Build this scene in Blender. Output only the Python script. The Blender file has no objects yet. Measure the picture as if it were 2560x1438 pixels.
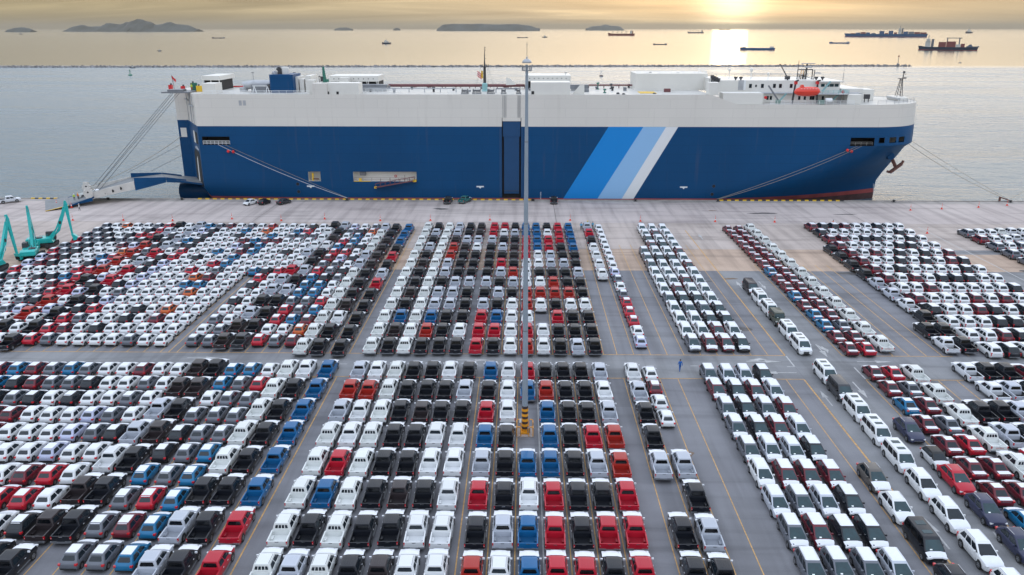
import bpy, math, random
from mathutils import Vector, Matrix
random.seed(7)
C = bpy.context.scene
col = C.collection
R = math.radians

# ------------------------------------------------------------------ camera
CAMH, FPX, PX, PY = 44.0, 1991.0, 1280.0, 719.0
TH = math.atan(648 / FPX); PS = R(.82)
cam = bpy.data.cameras.new('camera'); camo = bpy.data.objects.new('camera', cam); col.objects.link(camo)
cam.sensor_width = 36.0; cam.lens = 36.0 * FPX / 2560.0
cam.clip_start = 0.5; cam.clip_end = 200000
camo.location = (0, 0, CAMH); camo.rotation_euler = (math.pi / 2 - TH, 0, PS)
C.camera = camo

# ------------------------------------------------------------------ light
SUN_AZ, SUN_EL = R(13.8), R(1.25)      # azimuth from +Y towards +X
sd = Vector((math.sin(SUN_AZ) * math.cos(SUN_EL), math.cos(SUN_AZ) * math.cos(SUN_EL), math.sin(SUN_EL)))
sun = bpy.data.lights.new('sun', 'SUN'); suno = bpy.data.objects.new('sun', sun); col.objects.link(suno)
sun.energy = 0.014; sun.angle = R(2.4); sun.color = (1.0, .80, .50)
suno.rotation_euler = sd.to_track_quat('Z', 'Y').to_euler()
suno.location = (60, 300, 120)

C.view_settings.view_transform = 'Standard'; C.view_settings.look = 'None'
C.view_settings.exposure = 0.10; C.view_settings.gamma = 1.0
C.view_settings.use_curve_mapping = False
C.cycles.max_bounces = 5; C.cycles.diffuse_bounces = 3; C.cycles.glossy_bounces = 3
C.cycles.transparent_max_bounces = 4; C.cycles.volume_bounces = 0
C.cycles.sample_clamp_indirect = 4.0; C.cycles.use_denoising = True

W = bpy.data.worlds.new('World'); C.world = W; W.use_nodes = True
wn, wl = W.node_tree.nodes, W.node_tree.links
for n in list(wn): wn.remove(n)
def N(nodes, t, **kw):
    n = nodes.new(t)
    for k, v in kw.items(): setattr(n, k, v)
    return n
def mathn(nodes, links, op, a, b=None, c=None, clamp=False):
    n = nodes.new('ShaderNodeMath'); n.operation = op; n.use_clamp = clamp
    for i, v in enumerate((a, b, c)):
        if v is None: continue
        if isinstance(v, (int, float)): n.inputs[i].default_value = v
        else: links.new(v, n.inputs[i])
    return n.outputs[0]
def mixc(nodes, links, fac, a, b, blend='MIX'):
    n = nodes.new('ShaderNodeMix'); n.data_type = 'RGBA'; n.blend_type = blend
    for i, v in ((0, fac), (6, a), (7, b)):
        if isinstance(v, (int, float)): n.inputs[i].default_value = v
        elif isinstance(v, tuple): n.inputs[i].default_value = (*v, 1) if len(v) == 3 else v
        else: links.new(v, n.inputs[i])
    return n.outputs[2]
def ramp(nodes, links, fac, stops, mode='LINEAR'):
    n = nodes.new('ShaderNodeValToRGB'); n.color_ramp.interpolation = mode
    el = n.color_ramp.elements
    while len(el) < len(stops): el.new(.5)
    for e, (p, c) in zip(el, stops):
        e.position = p; e.color = (*c, 1) if isinstance(c, tuple) else (c, c, c, 1)
    links.new(fac, n.inputs[0]); return n.outputs[0]

sky = N(wn, 'ShaderNodeTexSky', sky_type='NISHITA', sun_disc=False)
sky.sun_elevation = SUN_EL; sky.sun_rotation = SUN_AZ; sky.dust_density = 2.0; sky.air_density = 1.0
tc = N(wn, 'ShaderNodeTexCoord')
nrm = N(wn, 'ShaderNodeVectorMath', operation='NORMALIZE'); wl.new(tc.outputs['Generated'], nrm.inputs[0])
sep = N(wn, 'ShaderNodeSeparateXYZ'); wl.new(nrm.outputs[0], sep.inputs[0])
z = mathn(wn, wl, 'MAXIMUM', sep.outputs[2], 0.0)
dot = N(wn, 'ShaderNodeVectorMath', operation='DOT_PRODUCT'); wl.new(nrm.outputs[0], dot.inputs[0]); dot.inputs[1].default_value = sd
dpos = mathn(wn, wl, 'MAXIMUM', dot.outputs['Value'], 0.0)
# cloud deck: warm and dim at the horizon, pale grey and bright higher up
base = ramp(wn, wl, z, [(0.0, (.34, .275, .145)), (.04, (.40, .325, .175)), (.085, (.60, .55, .43)), (.16, (1.04, 1.17, 1.32)), (.5, (1.28, 1.42, 1.66)), (1.0, (1.30, 1.47, 1.76))])
# streaky clouds, seen as a flat layer far above (direction divided by height)
h = mathn(wn, wl, 'ADD', z, .10)
px_ = mathn(wn, wl, 'DIVIDE', sep.outputs[0], h); py_ = mathn(wn, wl, 'DIVIDE', sep.outputs[1], h)
cmb = N(wn, 'ShaderNodeCombineXYZ'); wl.new(px_, cmb.inputs[0]); wl.new(py_, cmb.inputs[1])
mp = N(wn, 'ShaderNodeMapping'); wl.new(cmb.outputs[0], mp.inputs[0])
mp.inputs['Scale'].default_value = (.40, 1.25, 1); mp.inputs['Rotation'].default_value = (0, 0, R(28))
n1 = N(wn, 'ShaderNodeTexNoise'); wl.new(mp.outputs[0], n1.inputs['Vector'])
n1.inputs['Scale'].default_value = 1.1; n1.inputs['Detail'].default_value = 6; n1.inputs['Roughness'].default_value = .5; n1.inputs['Distortion'].default_value = .5
cl = ramp(wn, wl, n1.outputs[0], [(.28, .72), (.46, .95), (.56, 1.05), (.70, 1.42)])
base = mixc(wn, wl, 1.0, base, cl, 'MULTIPLY')
base = mixc(wn, wl, 1.0, base, (10.0, 10.0, 10.0), 'MULTIPLY')
skym = mixc(wn, wl, .88, sky.outputs[0], base)
def lobe(p, amp, colr):
    v = mathn(wn, wl, 'POWER', dpos, p); v = mathn(wn, wl, 'MULTIPLY', v, amp)
    return mixc(wn, wl, 1.0, colr, v, 'MULTIPLY')
wide = mixc(wn, wl, 1.0, lobe(6, 25.0, (1, .80, .56)), ramp(wn, wl, z, [(0.0, .14), (.04, .18), (.12, 1.0), (.22, .80), (.38, .12)]), 'MULTIPLY')
g = mixc(wn, wl, 1.0, wide, lobe(70, 4.2, (1, .72, .28)), 'ADD')
g = mixc(wn, wl, 1.0, g, lobe(1800, 11.0, (1, .90, .58)), 'ADD')
g = mixc(wn, wl, 1.0, g, cl, 'MULTIPLY')
skym = mixc(wn, wl, 1.0, skym, g, 'ADD')
bg = N(wn, 'ShaderNodeBackground'); wl.new(skym, bg.inputs[0]); bg.inputs[1].default_value = .1
wo = N(wn, 'ShaderNodeOutputWorld'); wl.new(bg.outputs[0], wo.inputs[0])

# ------------------------------------------------------------------ photo geometry -> metres
def G(x, y, z=0.0):
    u = (x - PX) / FPX; v = (y - PY) / FPX
    fw = math.cos(TH) - v * math.sin(TH); dn = math.sin(TH) + v * math.cos(TH)
    t = (CAMH - z) / dn
    return (u * t * math.cos(PS) - fw * t * math.sin(PS), u * t * math.sin(PS) + fw * t * math.cos(PS))
def S(x, y, Y):
    u = (x - PX) / FPX; v = (y - PY) / FPX
    fw = math.cos(TH) - v * math.sin(TH); dn = math.sin(TH) + v * math.cos(TH)
    dx = u * math.cos(PS) - fw * math.sin(PS); dy = u * math.sin(PS) + fw * math.cos(PS)
    t = Y / dy
    return (t * dx, CAMH - t * dn)
def PR(X, Y, Z=0.0):
    a = X * math.cos(PS) + Y * math.sin(PS); b = -X * math.sin(PS) + Y * math.cos(PS); dz = Z - CAMH
    d = b * math.cos(TH) - dz * math.sin(TH); up = b * math.sin(TH) + dz * math.cos(TH)
    return (PX + FPX * a / d, PY - FPX * up / d) if d > 1 else (-9999, 9999)

# ------------------------------------------------------------------ materials
M = {}
def mat(name, c, rough=.6, metal=0.0, coat=0.0, noise=0.0, nscale=1.0, bump=0.0, spec=.5, stretch=None, coord='Object', extra=None):
    m = bpy.data.materials.new(name); m.use_nodes = True
    nd, lk = m.node_tree.nodes, m.node_tree.links
    b = nd['Principled BSDF']
    b.inputs['Base Color'].default_value = (*c, 1); b.inputs['Roughness'].default_value = rough
    b.inputs['Metallic'].default_value = metal; b.inputs['Specular IOR Level'].default_value = spec
    if coat: b.inputs['Coat Weight'].default_value = coat; b.inputs['Coat Roughness'].default_value = .06
    if noise or bump:
        t = nd.new('ShaderNodeTexCoord'); mpn = nd.new('ShaderNodeMapping'); lk.new(t.outputs[coord], mpn.inputs[0])
        if stretch: mpn.inputs['Scale'].default_value = stretch
        nz = nd.new('ShaderNodeTexNoise'); lk.new(mpn.outputs[0], nz.inputs['Vector'])
        nz.inputs['Scale'].default_value = nscale; nz.inputs['Detail'].default_value = 6; nz.inputs['Roughness'].default_value = .6
        if noise:
            lo = tuple(max(0, v * (1 - noise)) for v in c); hi = tuple(min(1, v * (1 + noise)) for v in c)
            lk.new(ramp(nd, lk, nz.outputs[0], [(.3, lo), (.7, hi)]), b.inputs['Base Color'])
        if bump:
            bp = nd.new('ShaderNodeBump'); bp.inputs['Strength'].default_value = bump; bp.inputs['Distance'].default_value = .05
            lk.new(nz.outputs[0], bp.inputs['Height']); lk.new(bp.outputs[0], b.inputs['Normal'])
    M[name] = m; return m
def paint_mat(name, attr):
    m = bpy.data.materials.new(name); m.use_nodes = True
    nd, lk = m.node_tree.nodes, m.node_tree.links; b = nd['Principled BSDF']
    if attr:
        a = nd.new('ShaderNodeAttribute'); a.attribute_name = 'paint'; src = a.outputs['Color']
    else:
        a = nd.new('ShaderNodeObjectInfo'); src = a.outputs['Color']
    nz = nd.new('ShaderNodeTexNoise'); nz.inputs['Scale'].default_value = 1.3; nz.inputs['Detail'].default_value = 3
    t = nd.new('ShaderNodeTexCoord'); lk.new(t.outputs['Object'], nz.inputs['Vector'])
    dust = ramp(nd, lk, nz.outputs[0], [(.35, 0.0), (.8, .010)])
    if 'bed' in name: src = mixc(nd, lk, 1.0, src, (.62, .62, .62), 'MULTIPLY')  # shade inside the load bed, painted in as a darker body colour
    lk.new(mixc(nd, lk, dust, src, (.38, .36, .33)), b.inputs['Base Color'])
    b.inputs['Roughness'].default_value = .45; b.inputs['Specular IOR Level'].default_value = .3; b.inputs['Coat Weight'].default_value = .35; b.inputs['Coat Roughness'].default_value = .06
    M[name] = m
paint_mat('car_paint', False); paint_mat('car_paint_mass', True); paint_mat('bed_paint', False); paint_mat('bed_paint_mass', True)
mat('glass', (.010, .016, .022), .10, spec=.42, noise=.4, nscale=.7)
mat('tinted_glass', (.004, .005, .007), .12, spec=.28)
mat('screen_glass', (.010, .036, .045), .10, spec=.55, noise=.4, nscale=.9)
mat('film', (.71, .73, .77), .42, noise=.03, nscale=3, bump=.05)
mat('rubber', (.012, .012, .013), .75)
mat('black_plastic', (.012, .012, .013), .5)
mat('rim', (.28, .29, .31), .35, metal=.6)
mat('tail_red', (.55, .012, .02), .2, coat=.6)
mat('lamp_clear', (.6, .62, .64), .12, coat=.6)
mat('chrome', (.62, .63, .66), .18, metal=.9)
mat('bumper_grey', (.22, .23, .25), .35, metal=.5)
mat('sticker', (.8, .85, .83), .5)
mat('white_paint', (.74, .75, .75), .45, coat=.15, noise=.03, nscale=.2)
mat('red_letter', (.6, .04, .04), .5)
mat('liner', (.02, .02, .022), .6)

def ground_mat(name, c1, c2, c3, sc=.05, fine=.14, streak=True):
    m = bpy.data.materials.new(name); m.use_nodes = True
    nd, lk = m.node_tree.nodes, m.node_tree.links; b = nd['Principled BSDF']
    t = nd.new('ShaderNodeTexCoord')
    a = nd.new('ShaderNodeTexNoise'); a.inputs['Scale'].default_value = sc; a.inputs['Detail'].default_value = 8; a.inputs['Roughness'].default_value = .62
    lk.new(t.outputs['Object'], a.inputs['Vector'])
    colr = ramp(nd, lk, a.outputs[0], [(.32, c1), (.52, c2), (.72, c3)])
    f = nd.new('ShaderNodeTexNoise'); f.inputs['Scale'].default_value = 9; f.inputs['Detail'].default_value = 6; f.inputs['Roughness'].default_value = .8
    lk.new(t.outputs['Object'], f.inputs['Vector'])
    colr = mixc(nd, lk, 1.0, colr, ramp(nd, lk, f.outputs[0], [(.25, 1 - fine), (.75, 1 + fine)]), 'MULTIPLY')
    if streak:
        mp2 = nd.new('ShaderNodeMapping'); mp2.inputs['Scale'].default_value = (.03, .28, 1); mp2.inputs['Rotation'].default_value = (0, 0, R(8)); lk.new(t.outputs['Object'], mp2.inputs[0])
        s = nd.new('ShaderNodeTexNoise'); s.inputs['Scale'].default_value = 1.0; s.inputs['Detail'].default_value = 7; s.inputs['Distortion'].default_value = 1.2
        lk.new(mp2.outputs[0], s.inputs['Vector'])
        colr = mixc(nd, lk, 1.0, colr, ramp(nd, lk, s.outputs[0], [(.34, .78), (.48, 1.0), (.70, 1.08)]), 'MULTIPLY')
        mp3 = nd.new('ShaderNodeMapping'); mp3.inputs['Scale'].default_value = (.55, .035, 1); mp3.inputs['Rotation'].default_value = (0, 0, R(2)); lk.new(t.outputs['Object'], mp3.inputs[0])
        s3 = nd.new('ShaderNodeTexNoise'); s3.inputs['Scale'].default_value = 1.0; s3.inputs['Detail'].default_value = 6
        lk.new(mp3.outputs[0], s3.inputs['Vector'])
        colr = mixc(nd, lk, 1.0, colr, ramp(nd, lk, s3.outputs[0], [(.36, .80), (.52, 1.0), (.7, 1.06)]), 'MULTIPLY')
    lk.new(colr, b.inputs['Base Color']); b.inputs['Roughness'].default_value = .82
    bp = nd.new('ShaderNodeBump'); bp.inputs['Strength'].default_value = .25; bp.inputs['Distance'].default_value = .02
    lk.new(f.outputs[0], bp.inputs['Height']); lk.new(bp.outputs[0], b.inputs['Normal'])
    M[name] = m
ground_mat('asphalt', (.148, .148, .164), (.182, .183, .200), (.214, .215, .229))
ground_mat('asphalt_worn', (.165, .168, .182), (.21, .213, .223), (.25, .25, .255), sc=.09)
ground_mat('concrete_pink', (.37, .27, .205), (.44, .325, .25), (.49, .37, .29), sc=.07)
ground_mat('concrete_grey', (.35, .295, .265), (.42, .355, .32), (.47, .405, .37), sc=.05)
ground_mat('concrete_apron', (.37, .315, .30), (.44, .38, .36), (.49, .43, .405), sc=.035)
ground_mat('concrete_edge', (.24, .22, .21), (.33, .30, .28), (.4, .36, .33), sc=.3)
mat('joint_dark', (.16, .15, .14), .9)
mat('stain', (.075, .07, .07), .7, noise=.5, nscale=.8)
mat('rust_stain', (.17, .12, .085), .9, noise=.4, nscale=1.2)
mat('line_orange', (.50, .29, .10), .7, noise=.35, nscale=2.5)
mat('line_white', (.40, .40, .40), .7, noise=.25, nscale=2.0)

def sea_mat():
    m = bpy.data.materials.new('sea_water'); m.use_nodes = True
    nd, lk = m.node_tree.nodes, m.node_tree.links; b = nd['Principled BSDF']
    b.inputs['Roughness'].default_value = .22; b.inputs['IOR'].default_value = 1.333
    t = nd.new('ShaderNodeTexCoord')
    big = nd.new('ShaderNodeTexNoise'); big.inputs['Scale'].default_value = .004; big.inputs['Detail'].default_value = 5
    lk.new(t.outputs['Object'], big.inputs['Vector'])
    bigc = (ramp(nd, lk, big.outputs[0], [(.3, (.075, .128, .165)), (.7, (.105, .160, .195))]))
    def wave(scale, rot, sx, sy, det, dist, strength, prev):
        mpn = nd.new('ShaderNodeMapping'); mpn.inputs['Scale'].default_value = (sx, sy, 1); mpn.inputs['Rotation'].default_value = (0, 0, R(rot))
        lk.new(t.outputs['Object'], mpn.inputs[0])
        w = nd.new('ShaderNodeTexNoise'); w.inputs['Scale'].default_value = scale; w.inputs['Detail'].default_value = det; w.inputs['Roughness'].default_value = .55
        lk.new(mpn.outputs[0], w.inputs['Vector'])
        bp = nd.new('ShaderNodeBump'); bp.inputs['Strength'].default_value = strength; bp.inputs['Distance'].default_value = dist
        lk.new(w.outputs[0], bp.inputs['Height'])
        if prev: lk.new(prev, bp.inputs['Normal'])
        return bp.outputs[0]
    n = wave(.75, 14, .6, 1.0, 4, .75, .9, None)
    n = wave(.16, -10, .5, 1.0, 4, 2.2, .6, n)
    # the open water beyond the breakwater lies flatter than the choppy basin
    sx = nd.new('ShaderNodeSeparateXYZ'); lk.new(t.outputs['Object'], sx.inputs[0])
    mr = nd.new('ShaderNodeMapRange'); lk.new(sx.outputs[1], mr.inputs[0]); mr.inputs[1].default_value = 1020; mr.inputs[2].default_value = 1100
    ge = nd.new('ShaderNodeNewGeometry'); mv = nd.new('ShaderNodeMix'); mv.data_type = 'VECTOR'
    lk.new(mathn(nd, lk, 'MULTIPLY', mr.outputs[0], .965), mv.inputs[0]); lk.new(n, mv.inputs[4]); lk.new(ge.outputs['Normal'], mv.inputs[5])
    lk.new(mv.outputs[1], b.inputs['Normal'])
    lk.new(mixc(nd, lk, mr.outputs[0], bigc, (.035, .040, .035)), b.inputs['Base Color'])
    mpp = nd.new('ShaderNodeMapping'); mpp.inputs['Scale'].default_value = (.006, .022, 1); mpp.inputs['Rotation'].default_value = (0, 0, R(-9)); lk.new(t.outputs['Object'], mpp.inputs[0])
    pn = nd.new('ShaderNodeTexNoise'); pn.inputs['Scale'].default_value = 1.0; pn.inputs['Detail'].default_value = 5; pn.inputs['Distortion'].default_value = .8; lk.new(mpp.outputs[0], pn.inputs['Vector'])
    patch = ramp(nd, lk, pn.outputs[0], [(.38, .19), (.62, .29)])
    lk.new(mixc(nd, lk, mr.outputs[0], patch, (.14, .14, .14)), b.inputs['Roughness'])
    M['sea_water'] = m
sea_mat()
mat('hull_blue', (.001, .056, .160), .45, spec=.2, noise=.10, nscale=.05, stretch=(1, 1, .35))
mat('hull_white', (.66, .63, .58), .45, noise=.035, nscale=.06, stretch=(1, 1, .5))
def plated(name, k=.045):
    m = M[name]; nd, lk = m.node_tree.nodes, m.node_tree.links; b = nd['Principled BSDF']; src = b.inputs['Base Color'].links[0].from_socket
    t = nd.new('ShaderNodeTexCoord'); sp_ = nd.new('ShaderNodeSeparateXYZ'); lk.new(t.outputs['Object'], sp_.inputs[0]); cb_ = nd.new('ShaderNodeCombineXYZ')
    lk.new(sp_.outputs[0], cb_.inputs[0]); lk.new(sp_.outputs[2], cb_.inputs[1])
    br_ = nd.new('ShaderNodeTexBrick'); lk.new(cb_.outputs[0], br_.inputs['Vector']); br_.inputs['Scale'].default_value = .1
    br_.inputs['Brick Width'].default_value = 1.1; br_.inputs['Row Height'].default_value = .24; br_.inputs['Mortar Size'].default_value = .006; br_.inputs['Mortar Smooth'].default_value = .6
    br_.inputs['Color1'].default_value = (1 - k * .4, 1 - k * .4, 1 - k * .4, 1); br_.inputs['Color2'].default_value = (1 + k * .3, 1 + k * .3, 1 + k * .3, 1); br_.inputs['Mortar'].default_value = (1 - 3 * k, 1 - 3 * k, 1 - 3 * k, 1)
    c_ = mixc(nd, lk, 1.0, src, br_.outputs[0], 'MULTIPLY')
    mp_ = nd.new('ShaderNodeMapping'); mp_.inputs['Scale'].default_value = (.5, .5, .035); lk.new(t.outputs['Object'], mp_.inputs[0])
    nz = nd.new('ShaderNodeTexNoise'); nz.inputs['Scale'].default_value = 1.6; nz.inputs['Detail'].default_value = 5; lk.new(mp_.outputs[0], nz.inputs['Vector'])
    c_ = mixc(nd, lk, ramp(nd, lk, nz.outputs[0], [(.60, 0.0), (.80, .16)]), c_, (.16, .11, .08))
    lk.new(c_, b.inputs['Base Color'])
plated('hull_blue', .07); plated('hull_white', .04)
mat('boot_red', (.30, .055, .055), .6, noise=.25, nscale=.3)
mat('boot_dark', (.07, .03, .03), .7, noise=.3, nscale=.4)
mat('stripe_blue', (.008, .22, .60), .45, spec=.25)
mat('stripe_light', (.26, .47, .73), .45, spec=.25)
mat('stripe_white', (.70, .72, .74), .4, coat=.2)
mat('door_blue', (.001, .050, .145), .42, noise=.08, nscale=.2)
mat('deck_paint', (.50, .485, .45), .5, noise=.10, nscale=.2)
mat('deck_house', (.70, .68, .635), .5, noise=.04, nscale=.2)
mat('dark_void', (.012, .012, .014), .8)
mat('steel_grey', (.20, .21, .23), .5, metal=.3, noise=.15, nscale=.8)
mat('steel_light', (.42, .43, .45), .45, metal=.3, noise=.12, nscale=.8)
mat('ramp_white', (.55, .53, .50), .6, noise=.12, nscale=.5)
mat('ramp_tread', (.17, .18, .19), .6, noise=.2, nscale=.6)
mat('pipe_red', (.16, .055, .06), .6)
mat('dark_steel', (.045, .045, .05), .55)
mat('green_paint', (.02, .14, .10), .5)
mat('cyan_paint', (.25, .47, .48), .5)
mat('lifeboat_red', (.75, .045, .02), .35, coat=.3)
mat('signal_red', (.62, .02, .025), .45)
mat('yellow_paint', (.72, .45, .03), .5, noise=.12, nscale=1)
mat('orange_paint', (.72, .30, .015), .45, noise=.1, nscale=1)
mat('band_dark', (.045, .028, .028), .5)
mat('mast_grey', (.28, .33, .38), .45, metal=.2, noise=.10, nscale=.3)
mat('excavator_teal', (.01, .42, .40), .4, coat=.3, noise=.06, nscale=.6)
mat('track_black', (.018, .018, .02), .75, noise=.3, nscale=3)
mat('rope', (.30, .26, .20), .9); mat('rope_white', (.6, .6, .62), .8)
mat('wire', (.045, .05, .06), .6)
mat('anchor_rust', (.13, .055, .045), .8, noise=.3, nscale=2)
mat('cone_red', (.70, .05, .02), .5)
mat('cone_white', (.7, .68, .66), .5)
mat('rock', (.24, .23, .235), .9, noise=.55, nscale=.25)
mat('island_green', (.05, .065, .07), .95, noise=.4, nscale=.004)
mat('bollard_black', (.02, .02, .022), .6)
mat('ship_red', (.20, .06, .055), .6); mat('ship_navy', (.03, .05, .085), .6); mat('ship_cblue', (.02, .11, .26), .6)
mat('ship_grey', (.16, .17, .19), .6); mat('ship_cream', (.55, .54, .5), .6); mat('box_red', (.20, .06, .06), .7); mat('box_blue', (.03, .09, .2), .7)
mat('buoy_green', (.02, .2, .12), .5)

# ------------------------------------------------------------------ mesh builder
class MB:
    def __init__(s): s.v = []; s.f = []; s.m = []; s.mats = []
    def mi(s, m):
        if m not in s.mats: s.mats.append(m)
        return s.mats.index(m)
    def poly(s, pts, m):
        b = len(s.v); s.v += [tuple(p) for p in pts]; s.f.append(tuple(range(b, b + len(pts)))); s.m.append(s.mi(m))
    def mesh(s, verts, faces, m):
        b = len(s.v); s.v += [tuple(p) for p in verts]; k = s.mi(m)
        for f in faces: s.f.append(tuple(b + i for i in f)); s.m.append(k)
    def box(s, x0, x1, y0, y1, z0, z1, m, cut=()):
        if x0 > x1: x0, x1 = x1, x0
        if y0 > y1: y0, y1 = y1, y0
        if z0 > z1: z0, z1 = z1, z0
        V = [(x0, y0, z0), (x1, y0, z0), (x1, y1, z0), (x0, y1, z0), (x0, y0, z1), (x1, y0, z1), (x1, y1, z1), (x0, y1, z1)]
        F = {'b': (3, 2, 1, 0), 't': (4, 5, 6, 7), 'f': (0, 1, 5, 4), 'r': (1, 2, 6, 5), 'k': (2, 3, 7, 6), 'l': (3, 0, 4, 7)}
        s.mesh(V, [F[k] for k in F if k not in cut], m)
    def rings(s, rr, m, cap0=True, cap1=True, loop=True):
        n = len(rr[0]); V = [p for r in rr for p in r]; F = []
        for i in range(len(rr) - 1):
            for j in range(n if loop else n - 1):
                k = (j + 1) % n
                F.append((i * n + j, i * n + k, (i + 1) * n + k, (i + 1) * n + j))
        if cap0: F.append(tuple(range(n - 1, -1, -1)))
        if cap1: F.append(tuple((len(rr) - 1) * n + j for j in range(n)))
        s.mesh(V, F, m)
    def tube(s, pts, r, m, n=6, caps=True):
        rr = []; pts = [Vector(p) for p in pts]
        for i, p in enumerate(pts):
            d = (pts[min(i + 1, len(pts) - 1)] - pts[max(i - 1, 0)]).normalized()
            up = Vector((0, 0, 1)) if abs(d.z) < .95 else Vector((1, 0, 0))
            a = d.cross(up).normalized(); b = a.cross(d)
            q = r[i] if isinstance(r, (list, tuple)) else r
            rr.append([p + (a * math.cos(t) + b * math.sin(t)) * q for t in [2 * math.pi * k / n for k in range(n)]])
        s.rings(rr, m, caps, caps)
    def bar(s, p, q, w, h, m):
        p, q = Vector(p), Vector(q); d = (q - p).normalized()
        up = Vector((0, 0, 1)) if abs(d.z) < .95 else Vector((0, 1, 0))
        a = d.cross(up).normalized(); b = a.cross(d)
        f = lambda c: [c + a * w / 2 + b * h / 2, c - a * w / 2 + b * h / 2, c - a * w / 2 - b * h / 2, c + a * w / 2 - b * h / 2]
        s.rings([f(p), f(q)], m)
    def prism(s, pts, y0, y1, m):     # pts are (x, z); extruded along y
        a = [(x, y0, z_) for x, z_ in pts]; b = [(x, y1, z_) for x, z_ in pts]
        s.rings([a, b], m)
    def lathe(s, prof, m, n=16, c=(0, 0, 0), axis='z'):
        rr = []
        for r_, h_ in prof:
            ring = []
            for k in range(n):
                t = 2 * math.pi * k / n; a, b = r_ * math.cos(t), r_ * math.sin(t)
                ring.append((c[0] + a, c[1] + b, c[2] + h_) if axis == 'z' else ((c[0] + h_, c[1] + a, c[2] + b) if axis == 'x' else (c[0] + a, c[1] + h_, c[2] + b)))
            rr.append(ring)
        s.rings(rr, m)
    def add(s, o, off=(0, 0, 0), rot=0.0):
        cr, sr = math.cos(rot), math.sin(rot); b = len(s.v)
        s.v += [(x * cr - y * sr + off[0], x * sr + y * cr + off[1], z_ + off[2]) for x, y, z_ in o.v]
        for f, mi in zip(o.f, o.m): s.f.append(tuple(b + i for i in f)); s.m.append(s.mi(o.mats[mi]))
    def data(s, name, smooth=35, fixn=True):
        me = bpy.data.meshes.new(name); me.from_pydata(s.v, [], s.f)
        for m in s.mats: me.materials.append(M[m])
        me.polygons.foreach_set('material_index', s.m)
        if fixn:
            import bmesh
            bm = bmesh.new(); bm.from_mesh(me); bmesh.ops.recalc_face_normals(bm, faces=bm.faces[:]); bm.to_mesh(me); bm.free()
        if smooth:
            me.polygons.foreach_set('use_smooth', [True] * len(me.polygons)); me.set_sharp_from_angle(angle=R(smooth))
        me.update(); return me
    def build(s, name, parent=None, smooth=35, loc=None, fixn=True):
        return ob(name, s.data(name, smooth, fixn), parent, loc)
def ob(name, me, parent=None, loc=None):
    o = bpy.data.objects.new(name, me); col.objects.link(o)
    if parent: o.parent = parent
    if loc is not None: o.location = loc
    return o
def tag(o, label=None, cat=None, group=None, kind=None):
    if label: o['label'] = label
    if cat: o['category'] = cat
    if group: o['group'] = group
    if kind: o['kind'] = kind
    return o
def empty(name, loc, label=None, cat=None, group=None, rz=0):
    o = bpy.data.objects.new(name, None); col.objects.link(o); o.location = loc; o.rotation_euler = (0, 0, rz); o.empty_display_size = .5
    return tag(o, label, cat, group)
def sheet(name, x0, x1, y0, y1, z_, m, parent=None, kind='structure', label=None):
    b = MB(); b.poly([(x0, y0, z_), (x1, y0, z_), (x1, y1, z_), (x0, y1, z_)], m)
    o = b.build(name, parent, smooth=0, fixn=False)
    if kind and not parent: tag(o, label, None, None, kind)
    return o
def copy_tree(o, parent=None):
    c = o.copy(); col.objects.link(c); c.parent = parent
    for ch in KIDS[o]: copy_tree(ch, c)
    return c
KIDS = {}
def reg(o):
    KIDS[o] = list(o.children)
    for c in KIDS[o]: reg(c)

# ------------------------------------------------------------------ sea, ground
SEA = -3.0
b = MB(); b.poly([(-59000, 60, SEA), (59000, 60, SEA), (59000, 68000, SEA), (-59000, 68000, SEA)], 'sea_water')
tag(b.build('sea', smooth=0, fixn=False), 'calm open sea stretching from the quay wall to the horizon', kind='structure')
QY = 211.3
b = MB(); b.box(-900, 900, -400, QY, -9, -.05, 'joint_dark'); tag(b.build('quay_base', smooth=0), 'solid quay block with its vertical wall above the water', kind='structure')
def slab(name, x0, x1, y0, y1, m, z1=0.0):
    b = MB(); b.box(x0, x1, y0, y1, -.049, z1, m, cut=('b',)); o = b.build(name, smooth=0); tag(o, kind='structure'); return o
tag(slab('asphalt_yard', -900, 900, -400, 145.95, 'asphalt'), 'grey asphalt of the parking yard', kind='structure')
for x0, x1 in ((-900, -64), (-63.95, 11.5), (11.55, 900)): slab('concrete_strip', x0, x1, 146.02, 161.6, 'concrete_pink')
for x0, x1 in ((-900, 12.3), (12.34, 66), (66.04, 900)): slab('concrete_pavement', x0, x1, 161.66, 184.9, 'concrete_grey')
jx = [-900, -138, -64.8, 7.95, 81.6, 155, 900]
for a_, b_ in zip(jx, jx[1:]): slab('apron_slab', a_ + .07, b_ - .07, 185.02, 208.3, 'concrete_apron')
for a_, b_ in zip(jx, jx[1:]): slab('quay_edge_slab', a_ + .04, b_ - .04, 208.36, QY, 'concrete_edge')
# grey repair strips at the right
for x0, x1, y0, y1 in ((84, 99, 158.2, 161.5), (86, 300, 131, 145.9)):
    sheet('repair_patch', x0, x1, y0, y1, .004, 'asphalt_worn')
sheet('road_surface', 37.3, 45.0, -200, 145.9, .004, 'asphalt_worn')
sheet('aisle_surface', -400, 37.2, 96.75, 104.45, .004, 'asphalt_worn')
sheet('aisle_surface', 45.1, 400, 96.75, 104.45, .004, 'asphalt_worn')

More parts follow.
